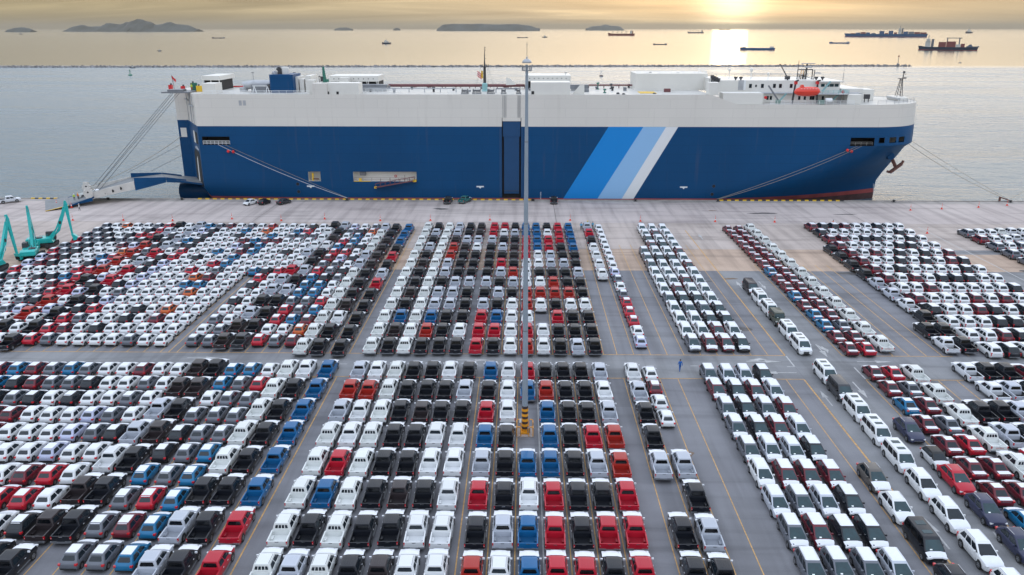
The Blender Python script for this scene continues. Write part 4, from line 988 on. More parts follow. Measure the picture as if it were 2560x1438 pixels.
b = MB(); X_, Z_ = S(712, 168, 224); b.lathe([(1.1, Z1 - .1), (1.2, Z_ - .8), (1.05, Z_), (.6, Z_ + .1)], 'deck_house', 14, (X_, 224, 0)); ship_part(b, 'exhaust_pipe', 'large white exhaust pipe', fo)
for px, py, r_ in ((686, 180, .45), (691, 178, .35), (697, 171, .42), (701, 168, .3)):
    b = MB(); X_, Z_ = S(px, py, 223); b.tube([(X_, 223, Z1 - .2), (X_, 223, Z_ - .5), (X_ - .5, 223, Z_)], r_, 'steel_light' if px < 693 else 'dark_steel', 8); ship_part(b, 'exhaust_pipe', None, fo)
for (x0, y0, x1, y1) in ((731, 192, 748, 236), (748, 198, 762, 236), (762, 190, 779, 232)): sbox(x0, y0, x1, y1, 223, 230, 'deck_house', 'deck_house', zmin=DZ)
b = MB(); X_, Z_ = S(776, 200, 217); b.box(X_ - .8, X_ + 1.2, 216, 218.5, DZ, Z_, 'deck_house'); ship_part(b, 'vent_trunk')
sbox(779, 209, 818, 238, 214.03, 219, 'hull_white', 'bulwark_house', zmin=DZ)
sbox(818, 208, 898, 237, 215, 220, 'deck_house', 'deck_house', 'long white deck box aft', zmin=DZ)
for px in (820, 844): b = MB(); X_, Z_ = S(px, 233, 215); b.box(X_ - .3, X_ + .3, 214.94, 215.1, Z_ - .4, Z_ + .4, 'dark_void'); ship_part(b, 'vent_opening')
# green deck crane
cr = MB(); X_, Z_ = S(809, 167, 219); _, Zb = S(809, 200, 219); cr.tube([(X_, 219, DZ + 2.6), (X_, 219, Zb + .3), (X_ - .15, 219, Z_)], [.55, .50, .28], 'green_paint', 8)
cr.box(X_ - 1.0, X_ - .3, 218.6, 219.4, Zb - .4, Zb + .9, 'dark_steel'); cr.box(X_ + .3, X_ + 1.1, 218.6, 219.4, Zb - .5, Zb + .2, 'green_paint')
X2, Z2 = S(797, 190, 219); cr.bar((X_ - .4, 219, Zb + .4), (X2, 219, Z2), .2, .2, 'dark_steel'); cr.bar((X2, 219, Z2), (X2 + .1, 219, Z2 - 1.8), .12, .12, 'dark_steel'); ship_part(cr, 'deck_crane', 'dark green deck crane')
def vent_house(px0, px1, ptop, Y0, Y1, name='vent_house', n=5):
    X0, Z1 = S(px0, ptop, Y0); X1, _ = S(px1, ptop, Y0); zm = Z1 - 1.55; b = MB()
    b.box(X0, X1, Y0, Y1, zm, Z1, 'deck_house'); b.box(X0 + .2, X1 - .2, Y0 + 1.2, Y1 - .2, DZ, zm, 'dark_void')
    for k in range(n + 1): x = X0 + (X1 - X0 - .2) * k / n; b.box(x, x + .2, Y0 + .02, Y0 + .25, DZ, zm, 'deck_house')
    for k in range(n): x = X0 + (X1 - X0) * (k + .78) / n; b.bar((x, Y0 + .14, zm), (x + (X1 - X0) * .2 / n, Y0 + .14, DZ + .3), .14, .14, 'deck_house')
    vo = ship_part(b, name)
    for k in range(n * 2 - 1):
        b = MB(); x = X0 + (X1 - X0) * (k + 1) / (n * 2); b.lathe([(.14, -.02), (.14, .03)], 'dark_void', 8, (x, Y0, Z1 - .8), 'y'); ship_part(b, 'porthole', None, vo, smooth=0)
vent_house(822, 945, 190, 232, 242, n=5); vent_house(1313, 1427, 189, 232, 243, n=5)
sbox(848, 194, 872, 212, 229, 231.5, 'deck_house', 'deck_house', zmin=DZ)
b = MB(); X0, Z1 = S(902, 212, 226); X1, _ = S(967, 212, 226); b.box(X0, X1, 226, 229, DZ + .9, Z1, 'steel_grey'); b.box(X0 + .4, X1 - .4, 226.6, 228.4, DZ, DZ + .9, 'steel_light'); ship_part(b, 'deck_duct')
b = MB(); X0, Z1 = S(1425, 212, 228); X1, _ = S(1472, 212, 228); b.box(X0, X1, 228, 230, DZ + .6, Z1, 'steel_grey'); b.box(X0 + .4, X1 - .4, 228.4, 229.6, DZ, DZ + .6, 'steel_light'); ship_part(b, 'deck_duct')
def deckpipe(px0, px1, py, Y, m, r_=.28):
    X0, Z_ = S(px0, py, Y); X1, _ = S(px1, py, Y); b = MB(); b.tube([(X0, Y, Z_), (X1, Y, Z_)], r_, m, 8)
    n = int(abs(X1 - X0) / 4)
    for k in range(n + 1): x = X0 + (X1 - X0) * k / max(1, n); b.box(x - .12, x + .12, Y - .1, Y + .1, DZ, Z_, m)
    ship_part(b, 'deck_pipe')
deckpipe(545, 612, 216.5, 240, 'signal_red', .2); deckpipe(968, 1312, 213.5, 238, 'pipe_red', .38); deckpipe(1472, 1585, 213, 239, 'pipe_red', .22); deckpipe(966, 1300, 216, 240.5, 'pipe_red', .16)
sbox(1327, 206, 1425, 236, 215, 221, 'deck_house', 'deck_house', 'long white deck box amidships', zmin=DZ)
b = MB(); X_, Z_ = S(1332, 232, 215); b.box(X_ - .35, X_ + .35, 214.94, 215.1, Z_ - .4, Z_ + .4, 'dark_void'); ship_part(b, 'vent_opening')
def gusset(pts, Y0, Y1):
    q = [S(x, y, Y0) for x, y in pts]; b = MB(); b.prism(q, Y0, Y1, 'deck_house'); ship_part(b, 'wind_deflector', smooth=0)
gusset([(1430, 236.3), (1450, 213), (1461, 213), (1461, 236.3)], 217, 217.4); gusset([(1265, 213), (1265, 195), (1274, 195), (1290, 212)], 236, 236.4)
sbox(1590, 184, 1767, 223, 232, 244, 'deck_house', 'deck_house', 'broad white deckhouse block amidships', zmin=DZ)
X0, Z1 = S(1590, 184, 232); X1, _ = S(1767, 184, 232); rail([(X0, 232.1, Z1), (X1, 232.1, Z1), (X1, 243.9, Z1)], .9, step=3, r=.04)
b = MB(); X0, _ = S(1597, 234, 222); X1, _ = S(1638, 234, 222); b.box(X0, X1, 219, 225, DZ + .01, DZ + .12, 'yellow_paint'); ship_part(b, 'hatch_cover', 'yellow painted hatch cover')
for px, py, Y in ((1495, 206, 234), (1512, 222, 221), (1545, 231, 217), (1167, 226, 217), (1636, 232, 218), (1528, 209, 236), (1559, 233, 216), (1626, 180, 236), (1746, 182, 236)):
    X_, Z_ = S(px, py, Y); b = MB(); zb_ = DZ if py > 200 else Z_ - 1.0; b.lathe([(.45, zb_), (.4, zb_ + .25), (.16, zb_ + .3), (.16, Z_ - .45), (.42, Z_ - .4), (.42, Z_ - .15), (.2, Z_)], 'green_paint' if px < 1520 and px > 1400 else 'dark_steel', 8, (X_, Y, 0)); ship_part(b, 'vent_post')
rc_ = random.Random(5)
for k in range(26):
    x = -50 + k * 3.7 + rc_.uniform(-1, 1); y = rc_.choice([221, 224, 229, 234, 241]); hgt = rc_.uniform(.5, 1.3); b = MB()
    if k % 3: b.lathe([(.3, DZ), (.3, DZ + hgt * .6), (.45, DZ + hgt * .65), (.45, DZ + hgt), (.2, DZ + hgt + .1)], rc_.choice(['dark_steel', 'steel_grey', 'deck_house']), 8, (x, y, 0)); ship_part(b, 'vent_post')
    else: b.box(x, x + rc_.uniform(.8, 2.2), y, y + 1.2, DZ, DZ + hgt * .8, rc_.choice(['steel_grey', 'deck_house', 'pipe_red'])); ship_part(b, 'deck_locker')
deckpipe(905, 1140, 221, 222, 'steel_light', .12); deckpipe(1240, 1300, 222, 221, 'steel_grey', .14)
rail([(-86, 245.6, DZ), (49, 245.6, DZ)], 1.0, step=3.5, r=.035, m='steel_light')
for x in (-78, -66, 12, 44): b = MB(); b.tube([(x, 236, DZ), (x, 236, DZ + 4.5)], .07, 'steel_grey', 5); b.box(x - .4, x + .4, 235.8, 236.2, DZ + 4.4, DZ + 4.6, 'steel_grey'); ship_part(b, 'deck_lamp_post')
# winches near the middle mast
for px0, px1, py in ((1152, 1171, 218), (1180, 1203, 229), (1217, 1237, 228), (1252, 1266, 229), (1290, 1303, 227)):
    X0, Z1 = S(px0, py, 217); X1, _ = S(px1, py, 217); b = MB(); b.box(X0, X1, 217, 219, DZ, DZ + .3, 'dark_steel'); b.lathe([(.3, X0 + .1), (.3, X0 + .2), (.55, X0 + .2), (.55, X0 + .35), (.3, X0 + .35), (.3, X1 - .35), (.55, X1 - .35), (.55, X1 - .2), (.2, X1 - .2)], 'dark_steel', 10, (0, 218, DZ + .75), 'x'); ship_part(b, 'deck_winch')
# middle mast with flags
mm_ = MB(); X_, Zt = S(1211, 117, 226); _, Zp = S(1211, 167, 226); _, Zm = S(1211, 150, 226)
mm_.tube([(X_, 226, DZ + 2), (X_, 226, Zp)], [.42, .34], 'dark_steel', 8); mm_.tube([(X_, 226, Zp), (X_, 226, Zm), (X_, 226, Zt)], [.3, .16, .05], 'dark_steel', 6)
mm_.box(X_ - 1.1, X_ + 1.1, 225.2, 226.8, Zp - .1, Zp + .1, 'dark_steel')
for q in (-1.0, -.6, .6, 1.0): mm_.box(X_ + q - .1, X_ + q + .1, 225.9, 226.1, Zp, Zp + .6, 'dark_steel')
for k, zz in enumerate((.2, 1.1, 2.4, 3.1)): mm_.box(X_, X_ + .45, 225.9, 226.1, Zm + .1 + zz, Zm + .22 + zz, 'dark_steel')
for q in (-2.8, 2.8): mm_.tube([(X_ + q, 226, DZ), (X_ + q * .35, 226, Zp)], .03, 'wire', 4)
mm_.box(X_ + .85, X_ + .92, 226, 226.1, DZ, Zp, 'steel_grey'); mo = ship_part(mm_, 'signal_mast', 'dark middle mast')
b = MB(); b.lathe([(.9, DZ), (.9, DZ + .3), (.7, DZ + .4), (.75, DZ + 2.0), (.5, DZ + 2.3)], 'cyan_paint', 10, (X_, 226, 0)); ship_part(b, 'mast_housing')
X2, Z2 = S(1207, 180, 225.6)
def flag(x0, x1, y, z0, z1, cols, slant=.4):
    b = MB(); n = len(cols); 
    for i, m_ in enumerate(cols):
        za, zb_ = z1 - (z1 - z0) * i / n, z1 - (z1 - z0) * (i + 1) / n; q = 6
        for k in range(q):
            xa, xb = x0 + (x1 - x0) * k / q, x0 + (x1 - x0) * (k + 1) / q; w1, w2 = .12 * math.sin(k * 1.3), .12 * math.sin((k + 1) * 1.3)
            b.poly([(xa, y + w1, za - slant * k / q), (xb, y + w2, za - slant * (k + 1) / q), (xb, y + w2, zb_ - slant * (k + 1) / q), (xa, y + w1, zb_ - slant * k / q)], m_)
    return b
fl = flag(X2 - 1.5, X2 - .35, 225.7, Z2 - 1.1, Z2 + .3, ['signal_red', 'cone_white', 'signal_red', 'cone_white', 'signal_red'], .9); ship_part(fl, 'ensign_flag', 'small striped red and white flag', mo)
fl = flag(X2 - .45, X2 + .05, 225.6, Z2 - 1.6, Z2 + .4, ['yellow_paint'], .2); ship_part(fl, 'signal_flag', 'yellow flag', mo)
# near edge rails
rail([(-84, SY + .25, DZ), (-56.5, SY + .25, DZ)], 1.0, step=1.9, r=.045); rail([(-42.3, 218, DZ), (-33, 218, DZ)], 1.1, step=2.2, r=.045); rail([(-20, SY + .3, DZ), (-.5, SY + .3, DZ)], .95, step=2.2, r=.03)
# ---- accommodation and bridge
ac = MB(); X0, Z1 = S(1800, 201, 224); X1, _ = S(2068, 201, 224); LZ = 24.95
XA0, XA1 = X0, X1
ac.box(X0, X1, 224, 240, DZ + .02, Z1, 'deck_house'); aco = ship_part(ac, 'accommodation_block', 'white accommodation block')
b = MB(); X0, Z1b = S(1896, 232, 220); X1, _ = S(2150, 232, 220); b.box(X0, X1, 220.5, 241, LZ, DZ + .02, 'deck_house'); b.box(X0 - .5, X1 + .6, 219.9, 241.2, DZ - .06, DZ + .10, 'steel_light'); ship_part(b, 'lower_deckhouse')
for px in (1876, 1906, 1936, 1951, 1978, 1890):
    X_, Z_ = S(px, 215, 224); b = MB(); s_ = .22 if px == 1890 else .38; b.box(X_ - s_, X_ + s_, 223.96, 224.1, Z_ - s_ * 1.4, Z_ + s_ * 1.4, 'glass'); ship_part(b, 'window', None, aco, smooth=0)
for px in (1919, 1927, 2012, 2027, 2033, 2057, 1998):
    X_, Z_ = S(px, 245, 220.5); b = MB(); b.box(X_ - .3, X_ + .3, 220.46, 220.6, Z_ - .5, Z_ + .5, 'glass'); ship_part(b, 'window', None, aco, smooth=0)
X_, Z_ = S(1854, 217, 224); b = MB(); b.box(X_ - .95, X_ + .5, 223.95, 224.1, DZ + .6, Z_ + 1.7, 'steel_light'); b.box(X_ + .5, X_ + 1.1, 223.93, 224.1, DZ + .6, Z_ + 1.7, 'white_paint'); ship_part(b, 'door', None, aco)
X_, Z_ = S(2098, 247, 220.5); b = MB(); b.box(X_ - .5, X_ + .5, 220.44, 220.6, LZ, LZ + 2.1, 'steel_light'); ship_part(b, 'door', None, aco)
# bridge
br = MB(); X0, Z0 = S(2046, 229, 221); X1, Z1 = S(2106, 203, 221); br.box(X0, X1 - .3, 221.5, 238.5, DZ + .1, Z1 - .3, 'deck_house'); br.box(X0 - .3, X1 + .5, 220.8, 239.2, Z1 - .3, Z1, 'deck_house')
bro = ship_part(br, 'bridge', 'white wheelhouse at the forward end')
for px0, px1 in ((2053, 2061), (2066, 2073), (2075, 2084), (2087, 2096)):
    xa, za = S(px0, 210, 221.5); xb, zb_ = S(px1, 217, 221.5); b = MB(); b.box(xa, xb, 221.44, 221.6, zb_, za, 'screen_glass'); ship_part(b, 'window', None, bro, smooth=0)
X1w = X1 - .3
for k in range(8): b = MB(); y = 222 + k * 2.05; b.box(X1w - .05, X1w + .06, y, y + 1.7, Z1 - 1.7, Z1 - .7, 'screen_glass'); ship_part(b, 'window', None, bro, smooth=0)
b = MB(); X0, _ = S(2040, 225, 218); X1, Zw = S(2118, 225, 218); b.box(X0, X1, 216.5, 222, DZ - .05, DZ + .08, 'steel_light'); ship_part(b, 'bridge_wing'); rail([(X0, 216.6, DZ + .08), (X1, 216.6, DZ + .08), (X1, 222, DZ + .08)], 1.0, step=1.2, m='cyan_paint', r=.05)
for (x0, y0, x1, y1, Yn, Yf, m_) in ((2120, 237, 2152, 262, 217, 222, 'deck_house'), (1808, 233, 1906, 262, 215, 219.5, 'deck_house'), (1774, 207, 1797, 236, 215, 218.5, 'deck_house'), (2104, 222, 2156, 240, 223, 238, 'deck_house'), (2150, 224, 2184, 240, 228, 234, 'deck_house')):
    sbox(x0, y0, x1, y1, Yn, Yf, m_, 'deck_house', zmin=LZ if x0 > 1800 else DZ)
b = MB(); X_, Z_ = S(2168, 249, 222); b.box(X_ - .9, X_ + .5, 221.6, 222.4, LZ + .9, LZ + 2.1, 'dark_steel'); b.box(X_ - .8, X_ - .65, 221.9, 222.1, LZ, LZ + 1, 'dark_steel'); b.box(X_ + .25, X_ + .4, 221.9, 222.1, LZ, LZ + 1, 'dark_steel'); ship_part(b, 'deck_locker')
for i in range(4):
    X_, Z_ = S(1781 + i * 5, 188 + i * 2.5, 224); b = MB(); b.lathe([(.25, Z_ - 2.4), (.25, Z_ - .9), (.5, Z_ - .8), (.5, Z_)], 'dark_steel', 8, (X_, 224, 0)); ship_part(b, 'vent_post')
sbox(1773, 196, 1800, 226, 226, 236, 'deck_house', 'deck_house', zmin=DZ)
for px, py, r_ in ((1824, 175, .42), (1879, 175, .55), (1921, 185, .42)):
    X_, Z_ = S(px, py, 231); b = MB(); b.lathe([(.3, 30.3), (.12, 30.5), (.12, Z_ - r_), (r_ * .7, Z_ - r_ * .7), (r_, Z_), (r_ * .75, Z_ + r_ * .7), (.05, Z_ + r_)], 'deck_house', 10, (X_, 231, 0)); ship_part(b, 'antenna_dome', smooth=60)
_, Zr = S(1900, 201, 224)
for px, py in ((1839, 199), (1852, 200), (1969, 199), (2040, 201), (2056, 199)):
    X_, Z_ = S(px, py, 225); b = MB(); b.lathe([(.2, Zr - .3), (.2, Zr + .3), (.5, Zr + .5), (.5, Zr + .9)], 'dark_steel', 8, (X_, 225, 0)); ship_part(b, 'vent_post')
rail([(XA0, 239.8, Zr), (XA1, 239.8, Zr)], 1.0, step=2.5, r=.035, m='steel_grey')
b = MB(); xa, za = S(1951, 161, 229); xb, zb_ = S(1968, 190, 229)
for dy in (-.25, .25): b.bar((xa, 229 + dy, za), (xb, 229 + dy, zb_ - .3), .14, .14, 'dark_steel')
b.bar((xa, 229, za), (xa - .3, 229, za - .0), .2, .2, 'dark_steel'); b.box(xb - .5, xb + .7, 228.5, 229.5, Zr - .1, zb_, 'dark_steel'); ship_part(b, 'deck_crane', 'small dark jib crane')
# radar mast
b = MB(); xa, zt_ = S(1998, 150, 229); xm, zm_ = S(1995, 174, 229); x2, _ = S(2032, 174, 229)
b.tube([(xm, 229, Zr), (xm, 229, zm_), (xa, 229, zt_)], [.14, .12, .04], 'dark_steel', 6); b.tube([(x2, 229, Zr), (x2, 229, zm_)], .14, 'dark_steel', 6); b.tube([(xm, 229, zm_), (x2, 229, zm_)], .14, 'dark_steel', 6)
xr, zr_ = S(2018, 160, 229); b.tube([(xr, 229, Zr), (xr, 229, zr_)], .22, 'dark_steel', 6); b.box(xr - 1.6, xr + 2.2, 228.8, 229.2, zr_, zr_ + .22, 'steel_light'); b.box(xr - .5, xr + 1.3, 228.6, 229.4, zr_ - 1.0, zr_ - .6, 'steel_light')
b.tube([(xr - .8, 229, Zr), (xr - .3, 229, zm_)], .1, 'dark_steel', 5); x3, z3 = S(2036, 184, 229); b.box(x3, x3 + 1.8, 228.8, 229.2, z3, z3 + .3, 'steel_light'); b.tube([(x3, 229, Zr), (x3, 229, z3 + 1)], .12, 'dark_steel', 5)
b.tube([(xm, 229, zm_ - 1.2), (x2 + .6, 229, zm_ - 2.6)], .06, 'dark_steel', 4)
for q in range(5): b.box(xr - 1.9 + q * .45, xr - 1.7 + q * .45, 228.9, 229.1, Zr, Zr + 1.3, 'dark_steel')
ship_part(b, 'radar_mast')
b = MB(); X_, Z_ = S(2005, 188, 229.5)
for q in (-.35, .35): b.bar((X_ + q, 229.5, Zr), (X_ + q, 229.5, Zr + 2.4), .12, .12, 'orange_paint')
for q in range(4): b.bar((X_ - .35, 229.5, Zr + .4 + q * .6), (X_ + .35, 229.5, Zr + .4 + q * .6), .1, .1, 'orange_paint')
ship_part(b, 'lattice_post', 'orange lattice post')
b = MB(); X_, Z_ = S(2111, 170, 224); b.tube([(X_, 224, DZ + 2.5), (X_ + .05, 224, Z_)], [.08, .03], 'dark_steel', 5); ship_part(b, 'antenna')
# small crane leaning on the lower deck, stairs, davits
b = MB(); xa, za = S(1921, 214, 217.5); xb, zb_ = S(1945, 250, 217.5); b.bar((xa, 217.5, za), (xb, 217.5, zb_), .35, .35, 'steel_grey'); b.box(xb - .5, xb + .6, 217, 218, LZ, zb_, 'green_paint'); ship_part(b, 'provision_crane')
for (x0, y0, x1, y1, Y) in ((1966, 234, 1949, 252, 218.5), (2098, 234, 2082, 250, 218.5), (2076, 204, 2056, 228, 220)):
    xa, za = S(x0, y0, Y); xb, zb_ = S(x1, y1, Y); b = MB()
    for dy in (-.3, .3): b.bar((xa, Y + dy, za), (xb, Y + dy, zb_), .1, .25, 'cyan_paint')
    for q in range(8): p = Vector((xa, Y, za)).lerp(Vector((xb, Y, zb_)), (q + .5) / 8); b.box(p.x - .12, p.x + .12, Y - .3, Y + .3, p.z - .03, p.z + .03, 'steel_light')
    ship_part(b, 'stairs')
for px0, px1 in ((1990, 1980), (2044, 2042)):
    b = MB(); xa, za = S(px0, 203, 217); xb, _ = S(px1, 262, 217); b.bar((xb, 217.2, LZ), (xa, 217.0, za), .4, .4, 'dark_steel'); b.bar((xa, 217, za), (xa, 215.2, za + .3), .35, .35, 'dark_steel'); b.box(xa - .3, xa + .3, 216.5, 217.5, za - .8, za, 'signal_red'); ship_part(b, 'lifeboat_davit')
rail([(64.6, SY + .2, LZ), (86.5, SY + .2, LZ)], 1.0, step=1.8, r=.05); rail([(93, SY + 1.2, LZ), (98, SY + 2.6, LZ), (103, SY + 6.2, LZ), (106.5, SY + 10, LZ), (108.8, 229, LZ)], 1.0, step=1.8, r=.03, m='steel_grey')
X_, Z_ = S(2055, 255, 215.6); b = MB(); b.box(X_ - .8, X_ + .6, 215.3, 216.6, LZ, LZ + 1.1, 'green_paint'); ship_part(b, 'deck_winch', 'green winch')
b = MB(); X_, Z_ = S(2072, 252, 215.8); b.lathe([(.5, -.9), (.6, -.8), (.6, .8), (.5, .9)], 'white_paint', 10, (X_, 216, LZ + 1.0), 'x'); ship_part(b, 'liferaft_canister', smooth=50)
for px, py in ((1914, 244), (2108, 230)): b = MB(); X_, Z_ = S(px, py, 217.2); b.lathe([(.4, -.1), (.4, .1)], 'signal_red', 10, (X_, 217.3, Z_), 'y'); ship_part(b, 'life_ring')
# foredeck: house and foremast
b = MB(); X0, Z1 = S(2246, 244, 226); X1, _ = S(2276, 244, 226); b.box(X0, X1 - .5, 226, 233, LZ, Z1, 'deck_house'); b.box(X0 - .3, X0 + .5, 225.8, 233.2, LZ + .4, Z1 - .2, 'steel_light'); ship_part(b, 'foredeck_house')
b = MB(); xa, zt_ = S(2260, 178, 230); xb, _ = S(2253, 243, 230); xc, _ = S(2238, 243, 230); _, zp_ = S(2258, 197, 230)
for dy in (-.7, .7): b.bar((xb, 230 + dy, LZ), (xa - .1, 230 + dy * .3, zp_), .14, .14, 'dark_steel'); b.bar((xc, 230 + dy, LZ), (xa - .6, 230 + dy * .3, zp_), .12, .12, 'dark_steel')
for k in range(6):
    t0, t1 = k / 6, (k + 1) / 6; f1 = lambda t: Vector((xb, 230, LZ)).lerp(Vector((xa - .1, 230, zp_)), t); f2 = lambda t: Vector((xc, 230, LZ)).lerp(Vector((xa - .6, 230, zp_)), t)
    b.bar(f1(t0), f2(t1), .07, .07, 'dark_steel'); b.bar(f2(t1), f1(t1), .07, .07, 'dark_steel')
b.box(xa - 1.1, xa + .7, 229.3, 230.7, zp_, zp_ + .12, 'dark_steel'); b.tube([(xa, 230, zp_), (xa, 230, zt_)], [.16, .06], 'dark_steel', 6); b.box(xa, xa + .8, 229.9, 230.1, zp_ + 1.2, zp_ + 1.3, 'dark_steel'); b.box(xa - .15, xa + .35, 229.8, 230.2, zp_ + 1.5, zp_ + 2.0, 'dark_steel'); b.box(xa + .3, xa + .9, 229.8, 230.2, zp_ + .2, zp_ + .4, 'dark_steel')
ship_part(b, 'foremast', 'lattice foremast on the bow')
# anchor at the bow
an = MB(); xa, za = S(2228, 398, 222.5); xb, zb_ = S(2240, 420, 222)
an.bar((xa, 223, za + .8), (xb, 222, zb_), .8, .8, 'anchor_rust')
v = Vector((.75, 0, .62)); an.bar(Vector((xb, 222, zb_)) - v * 2.0, Vector((xb, 222, zb_)) + v * 1.9, .7, .75, 'anchor_rust')
an.bar(Vector((xb, 222, zb_)) + v * 1.9, Vector((xb, 222, zb_)) + v * 1.9 + Vector((.3, 0, .9)), .35, .6, 'anchor_rust'); an.bar(Vector((xb, 222, zb_)) - v * 2.0, Vector((xb, 222, zb_)) - v * 2.0 + Vector((-.9, 0, .3)), .35, .6, 'anchor_rust')
ship_part(an, 'anchor', 'rusty anchor hanging at the bow'); b = MB(); b.lathe([(1.0, -1.5), (1.1, 0), (.8, .2)], 'hull_blue', 12, (xa - .3, 223.6, za + .8), 'y'); ship_part(b, 'anchor_pocket')
# stern: tower posts, block platform, windows, lettering board
b = MB()
for px in (455, 474, 482): X_, _ = S(px, 238, 222); b.box(X_ - .12, X_ + .12, 221.4, 221.6, 19.5, 27.3, 'steel_light') if px > 460 else None
ship_part(b, 'stern_post') if b.v else None
b = MB(); b.box(-97.5, -90, 218.5, 226, DZ, DZ + .35, 'steel_grey'); b.box(-96, -92, 219, 222, DZ + .35, DZ + .9, 'steel_grey'); ship_part(b, 'sheave_platform')
for x, y, m_, hh in ((-97.8, 226, 'signal_red', 1.7), (-94.2, 225.5, 'signal_red', 1.4), (-91.2, 225, 'green_paint', 2.3), (-89.3, 224, 'yellow_paint', 1.6)):
    b = MB(); b.box(x - .6, x + (.9 if m_ != 'signal_red' else .3), y - .5, y + .5, DZ, DZ + hh, m_); b.lathe([(.25, DZ + hh), (.25, DZ + hh + .4)], 'dark_steel', 8, (x, y, 0)); ship_part(b, 'winch_motor')
b = MB(); b.tube([(-98.2, 229, DZ), (-98.7, 229, DZ + 4.2)], .05, 'dark_steel', 5); ship_part(b, 'flagstaff'); fl = flag(-98.6, -97.6, 229, DZ + 2.4, DZ + 4.0, ['signal_red', 'cone_white'], 1.0); ship_part(fl, 'ensign_flag', 'small red and white flag at the stern')
# blue shell plates of the stern corner with its openings
n_slant = Vector((-(229 - 214), -8.4, 0)).normalized()
def slant(u, z_, off=0.0):   # u 0 at the near corner, 1 at the inner corner
    p = Vector((-87.0, 214, z_)).lerp(Vector((-95.4, 229, z_)), u) + Vector((-.872, -.489, 0)) * off; return p
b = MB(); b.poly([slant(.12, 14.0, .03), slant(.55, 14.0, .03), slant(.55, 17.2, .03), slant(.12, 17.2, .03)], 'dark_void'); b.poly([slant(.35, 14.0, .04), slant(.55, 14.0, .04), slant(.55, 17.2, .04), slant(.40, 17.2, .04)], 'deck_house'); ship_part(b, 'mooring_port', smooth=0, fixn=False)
b = MB(); b.poly([(-98.0, 228.97, 14.4), (-96.3, 228.97, 14.4), (-96.3, 228.97, 17.0), (-98.0, 228.97, 17.0)], 'deck_house'); ship_part(b, 'mooring_port', smooth=0, fixn=False)
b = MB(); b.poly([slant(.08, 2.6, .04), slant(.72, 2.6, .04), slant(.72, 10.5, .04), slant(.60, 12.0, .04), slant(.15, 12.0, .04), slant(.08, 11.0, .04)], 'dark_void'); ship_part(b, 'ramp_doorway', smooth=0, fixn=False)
b = MB(); b.poly([slant(.38, 3.2, .06), slant(.52, 3.2, .06), slant(.46, 9.5, .06), slant(.36, 10.5, .06)], 'deck_house'); ship_part(b, 'doorway_panel', smooth=0, fixn=False)
for z0, wd in ((13.0, .22), (12.65, .42), (12.4, .36)):
    b = MB(); b.poly([slant(.32 - wd / 2, z0, .06), slant(.32 + wd / 2, z0, .06), slant(.32 + wd / 2, z0 + .2, .06), slant(.32 - wd / 2, z0 + .2, .06)], 'stripe_white'); ship_part(b, 'stern_name_line', smooth=0, fixn=False)
b = MB(); b.lathe([(2.6, -2), (2.6, 6), (1.8, 8)], 'hull_blue', 14, (-95.5, 224, -.2), 'x'); b.lathe([(2.3, -2.05), (2.3, -1.95)], 'steel_grey', 14, (-95.5, 224, -.2), 'x'); ship_part(b, 'stern_bulb', smooth=50)

# ---- the lowered quarter ramp
hA, hB = Vector((-88.0, 215.6, 3.2)), Vector((-94.6, 227.6, 3.2))        # hinge ends near, far
dirv = Vector((-29.0, -17.0, 0)).normalized()
perp = Vector((dirv.y, -dirv.x, 0)); perp = perp if perp.y < 0 else -perp     # towards the camera
def strip(c0, z0, w0, c1, z1, w1, th, m_top, name, m_side=None, side_h=0.0, side_m='hull_blue', label=None, parent=None, sides=(1, -1)):
    b = MB(); a0, a1 = c0 + perp * w0 / 2, c0 - perp * w0 / 2; b0, b1 = c1 + perp * w1 / 2, c1 - perp * w1 / 2
    V = [(a0.x, a0.y, z0), (a1.x, a1.y, z0), (b1.x, b1.y, z1), (b0.x, b0.y, z1)]; Lw = [(x, y, z_ - th) for x, y, z_ in V]
    b.poly(V, m_top); b.poly(list(reversed(Lw)), m_side or m_top)
    for i in range(4): j = (i + 1) % 4; b.poly([V[i], V[j], Lw[j], Lw[i]], m_side or m_top)
    return ship_part(b, name, label, parent, smooth=0)
hc = (hA + hB) / 2
def C_at(d_): return Vector((hc.x, hc.y, 0)) + dirv * d_
rp = strip(C_at(0), 3.3, 11.5, C_at(9), 5.2, 8.2, .5, 'ramp_tread', 'stern_ramp', 'hull_blue', label='stern ramp lowered to the quay')
strip(C_at(9.05), 5.2, 8.2, C_at(17), 4.9, 8.0, .5, 'ramp_tread', 'ramp_section', 'hull_blue', parent=rp, label='blue middle ramp section')
strip(C_at(17.05), 4.9, 8.0, C_at(27), 2.2, 9.5, .5, 'ramp_tread', 'ramp_section', 'ramp_white', parent=rp, label='white outer ramp section')
strip(C_at(27.05), 2.2, 9.5, C_at(33), .75, 12.5, .4, 'ramp_tread', 'ramp_section', 'hull_blue', parent=rp)
strip(C_at(33.05), .75, 12.5, C_at(38.5), .06, 15.5, .05, 'ramp_tread', 'ramp_flap', 'yellow_paint', parent=rp)
def girder(d0, z0, h0, d1, z1, h1, w, s_, m_, name='ramp_girder', dn0=0, dn1=0):
    b = MB(); p, q = C_at(d0) + perp * s_ * w / 2, C_at(d1) + perp * s_ * w / 2
    o_ = perp * s_ * .25
    b.rings([[(p.x, p.y, z0 - dn0), (p.x + o_.x, p.y + o_.y, z0 - dn0), (p.x + o_.x, p.y + o_.y, z0 + h0), (p.x, p.y, z0 + h0)], [(q.x, q.y, z1 - dn1), (q.x + o_.x, q.y + o_.y, z1 - dn1), (q.x + o_.x, q.y + o_.y, z1 + h1), (q.x, q.y, z1 + h1)]], m_)
    return ship_part(b, name, None, rp, smooth=0)
